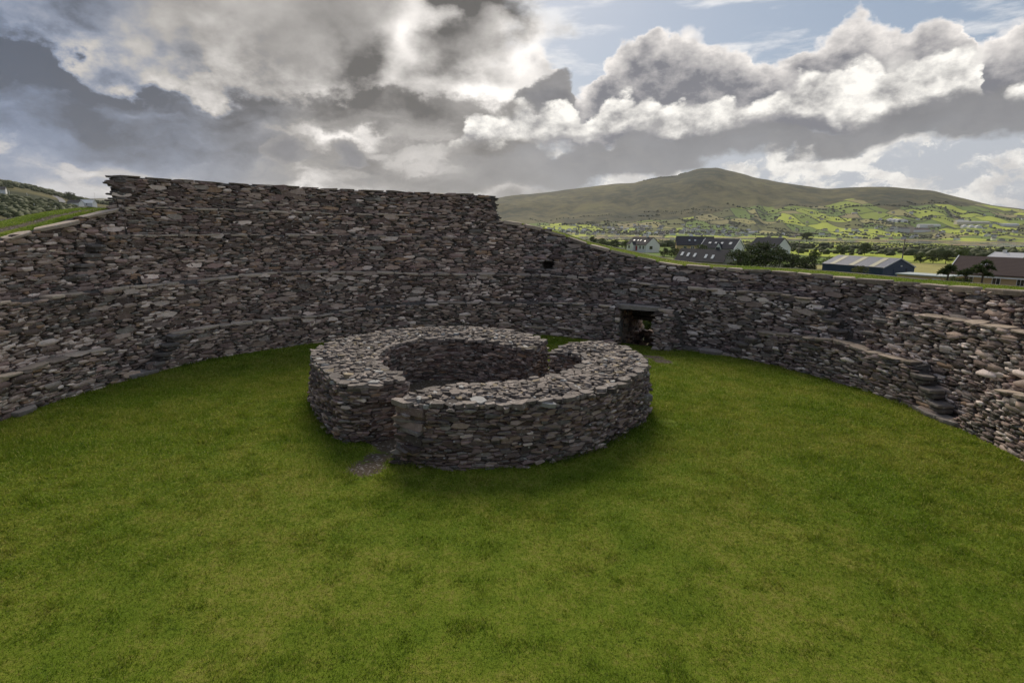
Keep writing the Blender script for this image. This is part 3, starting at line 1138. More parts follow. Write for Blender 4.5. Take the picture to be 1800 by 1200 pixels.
OUT_L = [(598, 681), (570, 654), (549, 630), (552, 617), (575, 606), (605, 597), (680, 583), (769, 576), (861, 578), (922, 588), (960, 600)]
IN_L = [(932, 617), (890, 607), (840, 599), (787, 597), (733, 599), (698, 606), (670, 618), (662, 632), (674, 647), (712, 670)]
LCORNER = [(648, 680)]
OUT_R = [(700, 707), (760, 714), (822, 715), (911, 713), (996, 704), (1050, 692), (1090, 676), (1125, 660), (1138, 644), (1128, 628), (1103, 614), (1075, 604), (1046, 602), (1011, 604)]
IN_R = [(968, 622), (995, 622), (1020, 624), (1030, 631), (1024, 643), (996, 656), (940, 668), (890, 673), (840, 676), (787, 679), (750, 687)]


def smooth_loop(L, n):
    L = np.array(L, float)
    seg = np.hypot(*np.diff(L, axis=0).T)
    s = np.concatenate([[0], np.cumsum(seg)])
    t = np.linspace(0, s[-1], n)
    q = np.stack([np.interp(t, s, L[:, 0]), np.interp(t, s, L[:, 1])], 1)
    for _ in range(3):
        q[1:-1] = (q[:-2]+q[1:-1]*2+q[2:])/4
    return q


hut = empty('stone_hut', (-.9, 15.9, 0), label='roofless round drystone hut in two curved halves on the lawn', cat='stone hut')
HORG = np.array(hut.location)
hb, tb = Bag(), Bag()
rng = np.random.default_rng(21)
blocks = []
for oL, iL in ((LCORNER + OUT_L, IN_L), (OUT_R, IN_R)):
    o_ = smooth_loop(hut_pts(oL), 70)
    i_ = smooth_loop(hut_pts(iL), 60)
    loop = np.concatenate([o_, i_])
    # orient counter-clockwise seen from above
    ar = np.sum(loop[:, 0]*np.roll(loop[:, 1], -1) - loop[:, 1]*np.roll(loop[:, 0], -1))
    if ar < 0:
        loop = loop[::-1]
    loop = np.concatenate([loop, loop[:1]])
    seg = np.hypot(*np.diff(loop, axis=0).T)
    blocks.append((loop, np.concatenate([[0], np.cumsum(seg)])))


def inside(poly, P):
    P = np.atleast_2d(P)
    x, y = P[:, 0], P[:, 1]
    r = np.zeros(len(P), bool)
    for (x0, y0), (x1, y1) in zip(poly[:-1], poly[1:]):
        c = ((y0 > y) != (y1 > y)) & (x < (x1-x0)*(y-y0)/(y1-y0+1e-12)+x0)
        r ^= c
    return r


def edge_dist(loop, P):
    return np.sqrt(((P[:, None, :]-loop[None])**2).sum(-1)).min(1)


def loop_at(loop, cum, s):
    x, y = np.interp(s, cum, loop[:, 0]), np.interp(s, cum, loop[:, 1])
    d = .03
    x1, y1 = np.interp((s+d) % cum[-1], cum, loop[:, 0]), np.interp((s+d) % cum[-1], cum, loop[:, 1])
    x0, y0 = np.interp((s-d) % cum[-1], cum, loop[:, 0]), np.interp((s-d) % cum[-1], cum, loop[:, 1])
    t = np.array([x1-x0, y1-y0])
    t /= np.hypot(*t)+1e-9
    return np.array([x, y]), t


for loop, cum in blocks:
    # faces all round
    P, W = course_sites(rng, 0, cum[-1], -.1, ZH+.35, .026, .078, .09, .34, .02, .28)
    em = P[:, 1] < ZH-.05
    tv = np.diff(loop, axis=0)
    tv /= np.hypot(*tv.T)[:, None]+1e-9
    turn = (tv*np.roll(tv, 1, 0)).sum(1)
    cors = cum[:-1][turn < .8]
    cors = np.concatenate([cors, cors+cum[-1], cors-cum[-1]])
    for i, poly in voronoi_cells(P, W, em, 3.7).items():
        p = tidy(poly, rng, .0035, .003, 7)
        if p is None:
            continue
        if len(cors):
            dc = cors-P[i, 0]
            up_, dn_ = dc[dc >= 0], dc[dc < 0]
            p[:, 0] = np.clip(p[:, 0], (dn_.max() if len(dn_) else -9)-.02, (up_.min() if len(up_) else 9)+.02)
            if np.ptp(p[:, 0]) < .04:
                continue
        q, t = loop_at(loop, cum, P[i, 0])
        T3v = np.array([t[0], t[1], 0])
        N = np.array([t[1], -t[0], .06])
        N /= np.linalg.norm(N)
        O = np.array([q[0], q[1], P[i, 1]]) + N*(.13*(ZH-P[i, 1])/ZH)
        bev = min(.010, .12*np.ptp(p[:, 1]))
        big = np.ptp(p[:, 0])*np.ptp(p[:, 1])
        V, F = prism(p, O, T3v, ZUP, N, .14, rng.normal(.02, .038)+bev*.5, bev, rng, .16)
        hb.add(V, F, stone_col(rng, .02, .015, .78), pri_of(V, N))
    # core
    n = len(loop)-1
    zc = ZH-.06
    ins = loop[:-1]-loop[:-1].mean(0)
    tn = np.roll(loop[:-1], -1, 0)-np.roll(loop[:-1], 1, 0)
    tn /= np.hypot(*tn.T)[:, None]+1e-9
    inner = loop[:-1]-np.stack([tn[:, 1], -tn[:, 0]], 1)*.06
    V = np.concatenate([np.c_[inner, np.full(n, -.3)], np.c_[inner, np.full(n, zc)]])-HORG
    F = [(i, (i+1) % n, n+(i+1) % n, n+i) for i in range(n)]+[tuple(range(n, 2*n))]
    pyobj('wall_core', V, F, M_CORE, hut)
    # rubble spread over the wall head
    lo, hi_ = loop.min(0), loop.max(0)
    cand = rng.uniform(lo, hi_, (22000, 2))
    cand = cand[inside(loop, cand)]
    ed = edge_dist(loop, cand)
    acc, cellmap = [], {}
    for c_, e_ in zip(cand, ed):
        size = rng.choice([.14, .19, .27, .40], p=[.42, .34, .18, .06])*(1.25 if e_ < .22 else 1)
        md = size*.40
        k = (int(c_[0]/.2), int(c_[1]/.2))
        ok = True
        for ax in (-1, 0, 1):
            for ay in (-1, 0, 1):
                for (q2, m2) in cellmap.get((k[0]+ax, k[1]+ay), ()):
                    if np.hypot(*(q2-c_)) < (md+m2)*.66:
                        ok = False
                        break
        if ok:
            cellmap.setdefault(k, []).append((c_, md))
            acc.append((c_, e_, size))
    for c_, e_, size in acc:
        crown = .10*min(1, e_/.5)
        t = rng.uniform(.018, .045)*(1+size)
        z = zc + crown + rng.uniform(0, .07) + t*.4
        nrm = np.array([rng.normal(0, .09), rng.normal(0, .09)-.02, 1.0])
        nrm /= np.linalg.norm(nrm)
        yaw = rng.uniform(0, 6.28)
        U = np.array([math.cos(yaw), math.sin(yaw), 0])
        U -= nrm*(U @ nrm)
        U /= np.linalg.norm(U)
        Vv = np.cross(nrm, U)
        p = slab_poly(rng, size*rng.uniform(1.0, 1.6), size*rng.uniform(.5, .85), 6)*rng.uniform(.68, 1.15, (6, 1))
        V, F = prism(p, np.array([c_[0], c_[1], z]), U, Vv, nrm, t*1.5, t*.5, min(.007, t*.2), rng, .05)
        u = rng.random()
        c = np.array((.20, .168, .146))*rng.uniform(.45, 1.5)
        if u < .05:
            c = np.array((.30, .24, .16))*rng.uniform(.8, 1.1)
        elif u < .10:
            c = np.array((.37, .36, .34))
        tb.add(V, F, c, pri_of(V, nrm))
for loop, cum in blocks:
    s_ = 0.0
    while s_ < cum[-1]-.2:
        l = rng.uniform(.22, .55)
        q, t = loop_at(loop, cum, min(s_+l/2, cum[-1]-.01))
        s_ += l*rng.uniform(.95, 1.6)
        w_ = rng.uniform(.16, .30)
        th_ = rng.uniform(.05, .10)
        Nn = np.array([t[1], -t[0]])
        q = q - Nn*(w_*.5-.06)
        if not inside(loop, q)[0]:
            continue
        nrm = np.array([rng.normal(0, .05), rng.normal(0, .05), 1.0])
        nrm /= np.linalg.norm(nrm)
        U = np.array([t[0], t[1], 0]) - nrm*(np.array([t[0], t[1], 0]) @ nrm)
        U /= np.linalg.norm(U)
        V, F = prism(slab_poly(rng, l, w_, 6), np.array([q[0], q[1], ZH+.01+rng.uniform(0, .04)]), U, np.cross(nrm, U), nrm, th_*.6, th_*.5, .01, rng, .05, True)
        c_ = V.mean(0)
        pyobj('cap_slab', V-c_, F, M_STONE, hut, c_-HORG, col=np.array((.20, .172, .152))*rng.uniform(.6, 1.3))
hb.build(hut, 'stone', 300, 'masonry')
tb.build(hut, 'rubble_slab', 300, 'rubble')

# a slab jutting from the hut's right side
V, F = prism(slab_poly(rng, .34, .3), np.array([*at_z(1137, 700, .62)[:2], .62])+np.array([.02, 0.1, 0]), np.array([1, 0, 0.]), np.array([0, 1., 0]), ZUP, .07, .07, .03, rng, .05, True)
pyobj('jutting_stone', V-V.mean(0), F, M_STONE, hut, V.mean(0)-HORG, col=(.19, .17, .155))

# ------------------------------------------------------------------ lawn
P_IN = [np.array(at_z(*p, 0)[:2]) for p in ((650, 815), (668, 800), (690, 785), (705, 770), (640, 822))]
P_DOOR = [np.array(at_z(*p, 0)[:2]) for p in ((1135, 622), (1120, 628), (1150, 625), (1165, 632))]
P_BARE = np.array(at_z(1178, 742, 0)[:2])
HUTC = np.array([-1.0, 15.6])


def lawn_z(x, y):
    x, y = np.asarray(x), np.asarray(y)
    th = np.degrees(np.arctan2(x-CX, y-CY))
    r = np.hypot(x-CX, y-CY)
    z = vnoise(x*.35, y*.35, 61, 3)*.05 + vnoise(x*1.6, y*1.6, 62, 2)*.012
    z = z - .25*np.exp(-((th-30)/12)**2)*smooth01((r-9)/3.2) - .04
    return z


def lawn_dirt(x, y):
    d = np.zeros(np.shape(x))
    for p, s in [(q, .36) for q in P_IN] + [(q, .42) for q in P_DOOR] + [(P_BARE, .28)]:
        d = np.maximum(d, np.exp(-((x-p[0])**2+(y-p[1])**2)/(2*s*s))*(.95 if s != .28 else .62))
    q = np.hypot(x-HUTC[0], y-HUTC[1])
    d = np.maximum(d, smooth01((3.9-q)/.3))
    return d


xs = np.linspace(CX-13.2, CX+13.2, 200)
ys = np.linspace(CY-13.2, CY+13.2, 200)
X, Y = np.meshgrid(xs, ys, indexing='ij')
kq = (np.hypot(X-CX, Y-CY) < 13.1)[:-1, :-1]
q = grid_faces(200, 200, kq)
lawn = fastobj('lawn', np.stack([X, Y, lawn_z(X, Y)], -1).reshape(-1, 3), q[:, ::-1], np.arange(len(q))*4, M_LAWN, smooth=True, fattr={'dirt': lawn_dirt(X, Y)})
tag(lawn, kind='structure')
# floor of the passage
th_ = np.linspace(DOOR0-.6, DOOR1+.6, 8)
Vp = [wpos(t, r, -.31-.22*k) for t in th_ for k, r in enumerate((RAD-.6, RAD+1, RAD+2.5, RAD+4.6))]
q = grid_faces(8, 4)
tag(fastobj('passage_floor', Vp, q, np.arange(len(q))*4, M_LAWN, fattr={'dirt': np.ones(32)}), kind='structure')


def blades(name, P, Hh, lush, mat=M_BLADE, wid=.006, seed=3):
    g = np.random.default_rng(seed)
    n = len(P)
    a = g.uniform(0, 2*np.pi, n)
    w = wid*g.uniform(.7, 1.5, n)
    lean = g.uniform(.25, 1.15, n)
    la = g.uniform(0, 2*np.pi, n)
    h = Hh*g.uniform(.5, 1.25, n)
    base = P - np.array([0, 0, .006])
    dx = np.stack([np.cos(a)*w, np.sin(a)*w, np.zeros(n)], 1)
    tip = base + np.stack([np.cos(la)*h*np.sin(lean), np.sin(la)*h*np.sin(lean), h*np.cos(lean)], 1)
    V = np.stack([base-dx, base+dx, tip], 1).reshape(-1, 3)
    rnd = np.repeat(g.random(n), 3)
    o = fastobj(name, V, np.arange(3*n), np.arange(n)*3, mat, fattr={'rnd': rnd, 'lush': np.repeat(lush, 3)})
    return tag(o, kind='stuff')


def build_grass():
    g = np.random.default_rng(5)
    N = 2600000
    X = g.uniform(CX-12.9, CX+12.9, N)
    Y = g.uniform(CY-12.9, CY+12.9, N)
    d = np.hypot(X, Y)
    keep = (np.hypot(X-CX, Y-CY) < 12.75) & (np.abs(X) < Y*.98+.8) & (Y > 4.2)
    keep &= g.random(N) < np.clip((9.0/d)**1.35, 0, 1)
    X, Y, d = X[keep], Y[keep], d[keep]
    bare = lawn_dirt(X, Y) + vnoise(X*3, Y*3, 8, 2)*.35 + g.normal(0, .12, len(X))
    k = (bare < .5)
    X, Y, d = X[k], Y[k], d[k]
    P = np.stack([X, Y], 1)
    ed = np.full(len(P), 9.0)
    hide = np.zeros(len(P), bool)
    nearh = np.hypot(X-HUTC[0], Y-HUTC[1]) < 5.9
    idx = np.nonzero(nearh)[0]
    for loop, cum in blocks:
        e = np.concatenate([edge_dist(loop, P[c]) for c in np.array_split(idx, 40)])
        ed[idx] = np.minimum(ed[idx], e)
        hide[idx] |= inside(loop, P[idx]) & (e > .12)
    k = ~hide
    X, Y, d, ed = X[k], Y[k], d[k], ed[k]
    patch = vnoise(X*.9, Y*.9, 14, 3)
    tuft = np.clip(vnoise(X*3.1, Y*3.1, 15, 3), 0, 1)
    rw = np.hypot(X-CX, Y-CY)
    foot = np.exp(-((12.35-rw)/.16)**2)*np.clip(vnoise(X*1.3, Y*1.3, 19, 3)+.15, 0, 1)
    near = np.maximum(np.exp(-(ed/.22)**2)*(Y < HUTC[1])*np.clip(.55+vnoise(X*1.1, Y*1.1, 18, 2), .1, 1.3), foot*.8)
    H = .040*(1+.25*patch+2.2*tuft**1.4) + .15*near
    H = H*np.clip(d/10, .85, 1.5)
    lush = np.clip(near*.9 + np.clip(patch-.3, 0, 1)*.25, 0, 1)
    wid = .0046*np.clip(d/7.0, 1, 2.6)
    z = lawn_z(X, Y)
    blades('lawn_grass', np.stack([X, Y, z], 1), H, lush, wid=wid)
    # turf blades on the wall head
    for nm, T, M in (('turf_grass', T1, 26000), ('turf_grass', T2, 70000)):
        n, m, _ = T.shape
        i = g.uniform(0, n-1.001, M)
        j = g.uniform(.8, m-1.9, M)
        i0, j0 = i.astype(int), j.astype(int)
        fi, fj = (i-i0)[:, None], (j-j0)[:, None]
        Pp = (T[i0, j0]*(1-fj)+T[i0, j0+1]*fj)*(1-fi)+(T[i0+1, j0]*(1-fj)+T[i0+1, j0+1]*fj)*fi
        keep = g.random(M) < (.12+.88*((j < 2.3) | (j > 5.7))) if nm and T is T1 else g.random(M) < .3+.7*(j > 4.3)
        Pp = Pp[keep]
        blades(nm, Pp, np.full(len(Pp), .04), g.random(len(Pp))*.3, wid=.010, seed=9)


build_grass()

# ------------------------------------------------------------------ placing things on the land
def on_ground(px, py, lo=30.0, hi=3300.0):
    d = ray(px, py)
    h = math.hypot(d.x, d.y)
    t = np.geomspace(lo, hi, 500)
    X, Y, Z = d.x/h*t, d.y/h*t, EYE + d.z/h*t
    g = terrain_z(X, Y)
    k = np.nonzero(g >= Z)[0]
    i = k[0] if len(k) else len(t)-1
    return np.array([X[i], Y[i], float(g[i])]), t[i]


def at_fwd(px, py, fwd):
    """point on the line of sight at a forward distance"""
    d = ray(px, py)
    t = fwd/d.y
    return np.array([d.x*t, d.y*t, EYE+d.z*t])


M_WHITE = mat_plain('white_render', (.74, .74, .73), .8, .05, .8)
M_CREAM = mat_plain('tan_render', (.55, .40, .22), .85, .06, .8)
M_STONEW = mat_plain('grey_render', (.36, .33, .30), .9, .1, 1.5)
M_SLATE = mat_plain('dark_slate', (.050, .051, .060), .9, .2, 2.0, spec=.08, stripes=(1, .33, .25))
M_SLATE2 = mat_plain('grey_slate', (.085, .079, .080), .9, .2, 2.0, spec=.08, stripes=(1, .33, .25))
M_TILE = mat_plain('brown_tiles', (.095, .072, .066), .9, .15, 3.0, spec=.08, stripes=(1, .36, .55))
M_GLASS = mat_plain('window_glass', (.025, .03, .035), .06, .05, 1.0, spec=.6)
M_SKYL = mat_plain('skylight_glass', (.50, .53, .56), .3, .03, 1.0, spec=.4)
M_FRAME = mat_plain('white_frame', (.78, .78, .78), .5, .03)
M_RED = mat_plain('red_door', (.30, .035, .03), .5, .05)
M_NAVY = mat_plain('navy_steel_cladding', (.028, .052, .100), .5, .10, .6, stripes=(0, .30, .28))
M_BROOF = mat_plain('grey_steel_roof', (.130, .135, .165), .42, .12, .7, stripes=(0, .30, .22))
M_CLEAR = mat_plain('rooflight_sheet', (.40, .37, .25), .5, .08, .9)
M_TRIM = mat_plain('pale_flashing', (.55, .56, .58), .5, .04)
M_GALV = mat_plain('galvanised_steel', (.30, .33, .38), .45, .1)
M_FELT = mat_plain('pale_felt_roof', (.42, .46, .45), .8, .1)
M_WOOD = mat_plain('weathered_pole', (.20, .17, .14), .9, .15)
M_ROAD = mat_plain('road_asphalt', (.20, .20, .21), .9, .1)
M_BARK = mat_plain('bark', (.085, .068, .052), .9, .25, 4.0)
M_LEAF_D = mat_leaf('dark_foliage', (.022, .036, .011), (.085, .112, .034))
M_LEAF_M = mat_leaf('mid_foliage', (.034, .056, .012), (.115, .150, .036))
M_LEAF_O = mat_leaf('olive_foliage', (.05, .058, .02), (.16, .17, .055))
M_PALM = mat_leaf('spiky_foliage', (.025, .045, .012), (.11, .15, .045))
M_HEDGE = mat_leaf('hedge_scrub', (.026, .040, .012), (.105, .118, .038), .15)


def box(V, F, x0, x1, y0, y1, z0, z1):
    b = len(V)
    V += [(x0, y0, z0), (x1, y0, z0), (x1, y1, z0), (x0, y1, z0), (x0, y0, z1), (x1, y0, z1), (x1, y1, z1), (x0, y1, z1)]
    F += [tuple(b+i for i in f) for f in ((3, 2, 1, 0), (4, 5, 6, 7), (0, 1, 5, 4), (1, 2, 6, 5), (2, 3, 7, 6), (3, 0, 4, 7))]


def boxobj(name, parent, mat, *b):
    V, F = [], []
    box(V, F, *b)
    return pyobj(name, V, F, mat, parent)


def gable_body(L, D, e, r, base=-3.0):
    V = [(-L/2, -D/2, base), (L/2, -D/2, base), (L/2, D/2, base), (-L/2, D/2, base), (-L/2, -D/2, e), (L/2, -D/2, e), (L/2, D/2, e), (-L/2, D/2, e), (-L/2, 0, r), (L/2, 0, r)]
    F = [(0, 1, 5, 4), (2, 3, 7, 6), (1, 2, 6, 9, 5), (3, 0, 4, 8, 7), (4, 5, 9, 8), (6, 7, 8, 9)]
    return V, F


def roof_mesh(L, D, e, r, ov=.35, t=.16, end=.2):
    s = (r-e)/(D/2)
    V, F = [], []
    for sy in (-1, 1):
        y1, z1 = sy*(D/2+ov), e-ov*s
        b = len(V)
        for (x) in (-L/2-end, L/2+end):
            V += [(x, y1, z1+.02), (x, 0, r+.02), (x, 0, r+t+.02), (x, y1, z1+t+.02)]
        q = [(0, 1, 2, 3), (7, 6, 5, 4), (3, 2, 6, 7), (0, 4, 5, 1), (0, 3, 7, 4), (1, 5, 6, 2)]
        F += [tuple(b+i for i in f) for f in q]
    return V, F


def house(name, loc, rz, L, D, e, r, wall, roof, label, cat='house', sky=(), win=(), gwin=(), chim=None, door=None, barge=False, group=None, base=-3.0):
    h = empty(name, tuple(loc), rz, label, cat, group)
    V, F = gable_body(L, D, e, r, base)
    pyobj('wall', V, F, wall, h)
    V, F = roof_mesh(L, D, e, r)
    rf = pyobj('roof', V, F, roof, h)
    s = (r-e)/(D/2)
    for (x, f, w, hh) in sky:          # x along the ridge, f up the front slope
        ny = 1/math.hypot(1, s)
        y = -D/2*(1-f)
        z = e + (r-e)*f + .2
        dy, dz = hh*ny/2, hh*ny*s/2
        V = [(x-w/2, y-dy, z-dz), (x+w/2, y-dy, z-dz), (x+w/2, y+dy, z+dz), (x-w/2, y+dy, z+dz)]
        V += [(a, b-.05*s*ny, c+.09) for a, b, c in V]
        pyobj('skylight', V, [(4, 5, 6, 7), (0, 1, 5, 4), (1, 2, 6, 5), (2, 3, 7, 6), (3, 0, 4, 7)], M_SKYL, rf)
    if chim:
        boxobj('chimney', rf, chim[3] if len(chim) > 3 else wall, chim[0]-.45, chim[0]+.45, -.35+chim[1], .35+chim[1], r-.4, r+chim[2])
    for (x, z, w, hh) in win:          # front wall
        f = boxobj('window', h, M_FRAME, x-w/2, x+w/2, -D/2-.05, -D/2-.004, z, z+hh)
        boxobj('pane', f, M_GLASS, x-w/2+.09, x-.04, -D/2-.07, -D/2-.054, z+.09, z+hh-.09)
        boxobj('pane', f, M_GLASS, x+.04, x+w/2-.09, -D/2-.07, -D/2-.054, z+.09, z+hh-.09)
    for (y, z, w, hh) in gwin:         # right gable wall
        f = boxobj('window', h, M_FRAME, L/2+.004, L/2+.05, y-w/2, y+w/2, z, z+hh)
        boxobj('pane', f, M_GLASS, L/2+.054, L/2+.07, y-w/2+.09, y+w/2-.09, z+.09, z+hh-.09)
    if door:
        boxobj('door', h, door[1], door[0]-.5, door[0]+.5, -D/2-.06, -D/2-.004, 0, 2.1)
    if barge:
        for sx in (-1, 1):
            for sy in (-1, 1):
                x = sx*(L/2+.22)
                V = [(x-.06, sy*(D/2+.4), e-.4*s-.02), (x+.06, sy*(D/2+.4), e-.4*s-.02), (x+.06, 0, r-.02), (x-.06, 0, r-.02)]
                V += [(a, b, c+.30) for a, b, c in V]
                pyobj('barge_board', V, [(4, 5, 6, 7), (0, 1, 5, 4), (1, 2, 6, 5), (2, 3, 7, 6), (3, 0, 4, 7), (3, 2, 1, 0)], M_FRAME, rf)
    return h


def facing(px, a):
    """yaw of a house whose right end comes a degrees towards the viewer"""
    return -math.radians(azel(px, 400)[0]) - math.radians(a)


# ---- the houses outside the fort
p = at_fwd(1130, 440, 265)
wh = house('house', p, facing(1130, 46), 12.5, 8.5, 2.7, 5.9, M_WHITE, M_SLATE2, 'white gabled house with grey roof and small front porch',
           sky=[(-3.6, .5, .7, .9), (-1.2, .5, .5, .8), (.6, .5, .5, .8), (3.6, .42, .7, .9)], win=[(-4.6, .8, 1.2, 1.4), (2.6, .7, 1.0, 1.6), (4.6, .7, 1.0, 1.6)],
           gwin=[(-1.2, .6, 2.0, 1.6)], chim=(2.5, 0, 1.2), door=(.2, M_RED))
V, F = [], []
for (x0, x1) in ((-2.6, -.4),):
    V += [(x0, -4.25, 0), (x0, -5.7, 0), (x0, -5.7, 2.4), (x0, -4.25, 2.4), (x1, -4.25, 0), (x1, -5.7, 0), (x1, -5.7, 2.4), (x1, -4.25, 2.4), ((x0+x1)/2, -5.7, 3.9), ((x0+x1)/2, -2.6, 3.9)]
    F += [(0, 1, 2, 3), (4, 7, 6, 5), (1, 5, 6, 8, 2), (2, 8, 9, 3), (6, 7, 9, 8)]
pyobj('porch', V, F, [M_WHITE, M_SLATE2], wh, mi=[0, 0, 0, 1, 1])

p = at_fwd(1220, 440, 245)
house('house', p, facing(1220, -4), 15, 9, 2.3, 5.7, M_CREAM, M_SLATE, 'long tan bungalow with plain dark slate roof and four skylights',
      sky=[(-2.3, .5, .7, .9), (0, .5, .7, .9), (3.6, .5, .6, .8), (5.3, .5, .7, .9)], win=[(-4, .5, 1.4, 1.3), (-1, .5, 1.4, 1.3), (5, .5, 1.4, 1.3)])
p = at_fwd(1268, 449, 205)
h3 = house('house', p, facing(1268, 26), 12.5, 8.5, 2.6, 5.7, M_WHITE, M_SLATE, 'white house with dark roof and small gabled dormer behind the grey roof',
           sky=[(-3.6, .5, .9, .8), (-1.4, .52, .7, .7), (.9, .5, .8, 1.0), (4.0, .5, .9, 1.2)], gwin=[(0, .6, 1.4, 1.5)], barge=True)
V = [(-.3, -4.6, 2.4), (2.1, -4.6, 2.4), (.9, -4.6, 4.3), (.9, -1.4, 4.3), (-.3, -4.6, 1.5), (2.1, -4.6, 1.5)]
pyobj('dormer', V, [(4, 5, 1, 2, 0), (0, 2, 3), (2, 1, 3)], [M_WHITE, M_SLATE], h3, mi=[0, 1, 1])
p = at_fwd(1237, 466, 150)
house('house', p, facing(1237, 20), 12.5, 8.0, 1.2, 4.0, M_STONEW, M_SLATE2, 'grey gabled cottage with five white skylights just beyond the turf',
      sky=[(-5.2, .5, .6, 1.5), (-3.5, .45, .6, 1.5), (-1.7, .42, .6, 1.5), (1.3, .36, .6, 1.5), (3.1, .33, .6, 1.5)], chim=(3.2, .4, .7, M_SLATE))
p = at_fwd(1352, 446, 230)
house('house', p, facing(1352, 40), 13, 8, 2.7, 6.2, M_WHITE, M_SLATE, 'dark roofed house with a bright white gable half hidden by trees', gwin=[(0, .7, 1.2, 1.4)])
p = at_fwd(1352, 428, 420)
house('house', p, facing(1352, 10), 8, 6, 1.8, 3.0, M_STONEW, M_FELT, 'low farm building with pale roof beside the estuary', cat='farm building')

# ---- blue shed
p = at_fwd(1520, 494, 128)
shed = empty('steel_shed', tuple(p), facing(1520, 38), 'navy blue steel shed with grey roof and three pale rooflight strips', 'shed')
L, D, e, r = 14.8, 9.5, 3.5, 5.35
V, F = gable_body(L, D, e, r)
pyobj('wall', V, F, M_NAVY, shed)
V, F = roof_mesh(L, D, e, r, .15, .10, .12)
rf = pyobj('roof', V, F, M_BROOF, shed)
s = (r-e)/(D/2)
for x in (-4.9, -.1, 4.7):
    V = [(x-.62, -D/2-.05, e-.05*s+.137), (x+.62, -D/2-.05, e-.05*s+.137), (x+.62, -.35, r-.35*s+.137), (x-.62, -.35, r-.35*s+.137)]
    V += [(a, b, c+.03) for a, b, c in V]
    pyobj('rooflight', V, [(4, 5, 6, 7), (0, 1, 5, 4), (1, 2, 6, 5), (2, 3, 7, 6), (3, 0, 4, 7)], M_CLEAR, rf)
for sy in (-1, 1):
    V = [(L/2+.13, sy*(D/2+.15), e-.15*s-.05), (L/2+.2, sy*(D/2+.15), e-.15*s-.05), (L/2+.2, 0, r-.05), (L/2+.13, 0, r-.05)]
    V += [(a, b, c+.25) for a, b, c in V]
    pyobj('flashing', V, [(4, 5, 6, 7), (0, 1, 5, 4), (1, 2, 6, 5), (2, 3, 7, 6), (3, 0, 4, 7)], M_TRIM, rf)
dr = boxobj('roller_door', shed, M_NAVY, L/2+.01, L/2+.06, -1.6, 2.0, 0, 3.2)
boxobj('door_frame', dr, M_SLATE, L/2+.01, L/2+.10, 2.0, 2.3, 0, 3.3)
boxobj('low_panel', shed, M_GALV, L/2+.01, L/2+.05, 2.4, 4.7, -1, .75)
boxobj('lamp', shed, M_FRAME, L/2+.01, L/2+.22, .35, .6, 3.7, 3.95)

# ---- tan bungalow with tiled roof, and its annex
p = at_fwd(1797, 509, 100)
bung = house('bungalow', p, facing(1797, 13), 19.5, 9.0, 2.55, 5.3, M_CREAM, M_TILE, 'tan bungalow with brown tiled roof and white trim behind the palms', cat='bungalow',
             sky=[(-5.4, .58, 1.0, 1.2), (1.6, .47, 1.0, 1.2)], win=[(-6.6, .75, 1.3, 1.3), (-2.7, .75, 1.2, 1.3), (.6, .7, 1.1, 1.4), (4.0, .65, 1.3, 1.4)], barge=True)
boxobj('gutter', bung, M_FRAME, -9.9, 9.9, -5.05, -4.87, 1.98, 2.22)
p = at_fwd(1628, 502, 97)
anx = empty('annex', tuple(p), facing(1628, 20), 'flat roofed tan annex at the end of the tiled bungalow', 'annex')
boxobj('wall', anx, M_CREAM, -3.6, 3.6, -2.6, 2.6, -3, 1.75)
boxobj('roof', anx, M_FELT, -3.85, 3.85, -2.85, 2.85, 1.76, 1.94)
f = boxobj('window', anx, M_FRAME, 1.6, 2.8, -2.66, -2.604, .3, 1.4)
boxobj('pane', f, M_GLASS, 1.7, 2.7, -2.68, -2.664, .4, 1.3)
p = at_fwd(1776, 462, 190)
house('house', p, facing(1776, 30), 9.5, 7.5, 1.6, 3.2, M_WHITE, mat_plain('pale_roof', (.40, .40, .43), .6, .1), 'pale roofed white house with white chimney behind the tiled roof', chim=(-2.2, 0, .9), sky=[(0, .5, .5, .6)], barge=True)

# ---- hillside on the left: houses, road, mast
p, d = on_ground(155, 362)
house('house', p, facing(155, 30), 13, 8, 2.8, 6.0, M_WHITE, M_WHITE, 'small bright white house low on the scrubby hillside', win=[(-3, .8, 1.4, 1.4), (1, .8, 1.4, 1.4)], base=-4)
p, d = on_ground(133, 361)
house('house', p, facing(133, 35), 11, 7, 2.4, 4.8, M_WHITE, M_SLATE2, 'small grey roofed house uphill of the bright white one', base=-4)
p = on_ground(-2, 339)[0]
house('house', p, facing(0, 10), 10, 7, 2.6, 5, M_WHITE, M_SLATE2, 'white house cut off at the edge high on the hillside', base=-4)
pts = [on_ground(x, y)[0] for x, y in ((96, 346), (101, 348.5), (106, 351), (109, 354), (110, 357.5))]
V, F = [], []
for i, q_ in enumerate(pts):
    V += [(q_[0]-3, q_[1], q_[2]+.8), (q_[0]+3, q_[1], q_[2]+.8)]
    if i:
        F.append((2*i-2, 2*i-1, 2*i+1, 2*i))
tag(pyobj('road', V, F, M_ROAD), kind='structure')


def pole(name, base, h, label, r=.11, mat=None, arm=True, group=None):
    o = empty(name, tuple(base), 0, label, 'pole', group)
    n = 8
    a = np.arange(n)/n*2*np.pi
    V = [(r*math.cos(t), r*math.sin(t), -1) for t in a]+[(r*.7*math.cos(t), r*.7*math.sin(t), h) for t in a]
    F = [(i, (i+1) % n, n+(i+1) % n, n+i) for i in range(n)]+[tuple(range(n, 2*n))]
    pyobj('post', V, F, mat or M_WOOD, o)
    if arm:
        boxobj('cross_arm', o, mat or M_WOOD, -.7, .7, -.06, .06, h-.5, h-.38)
    return o


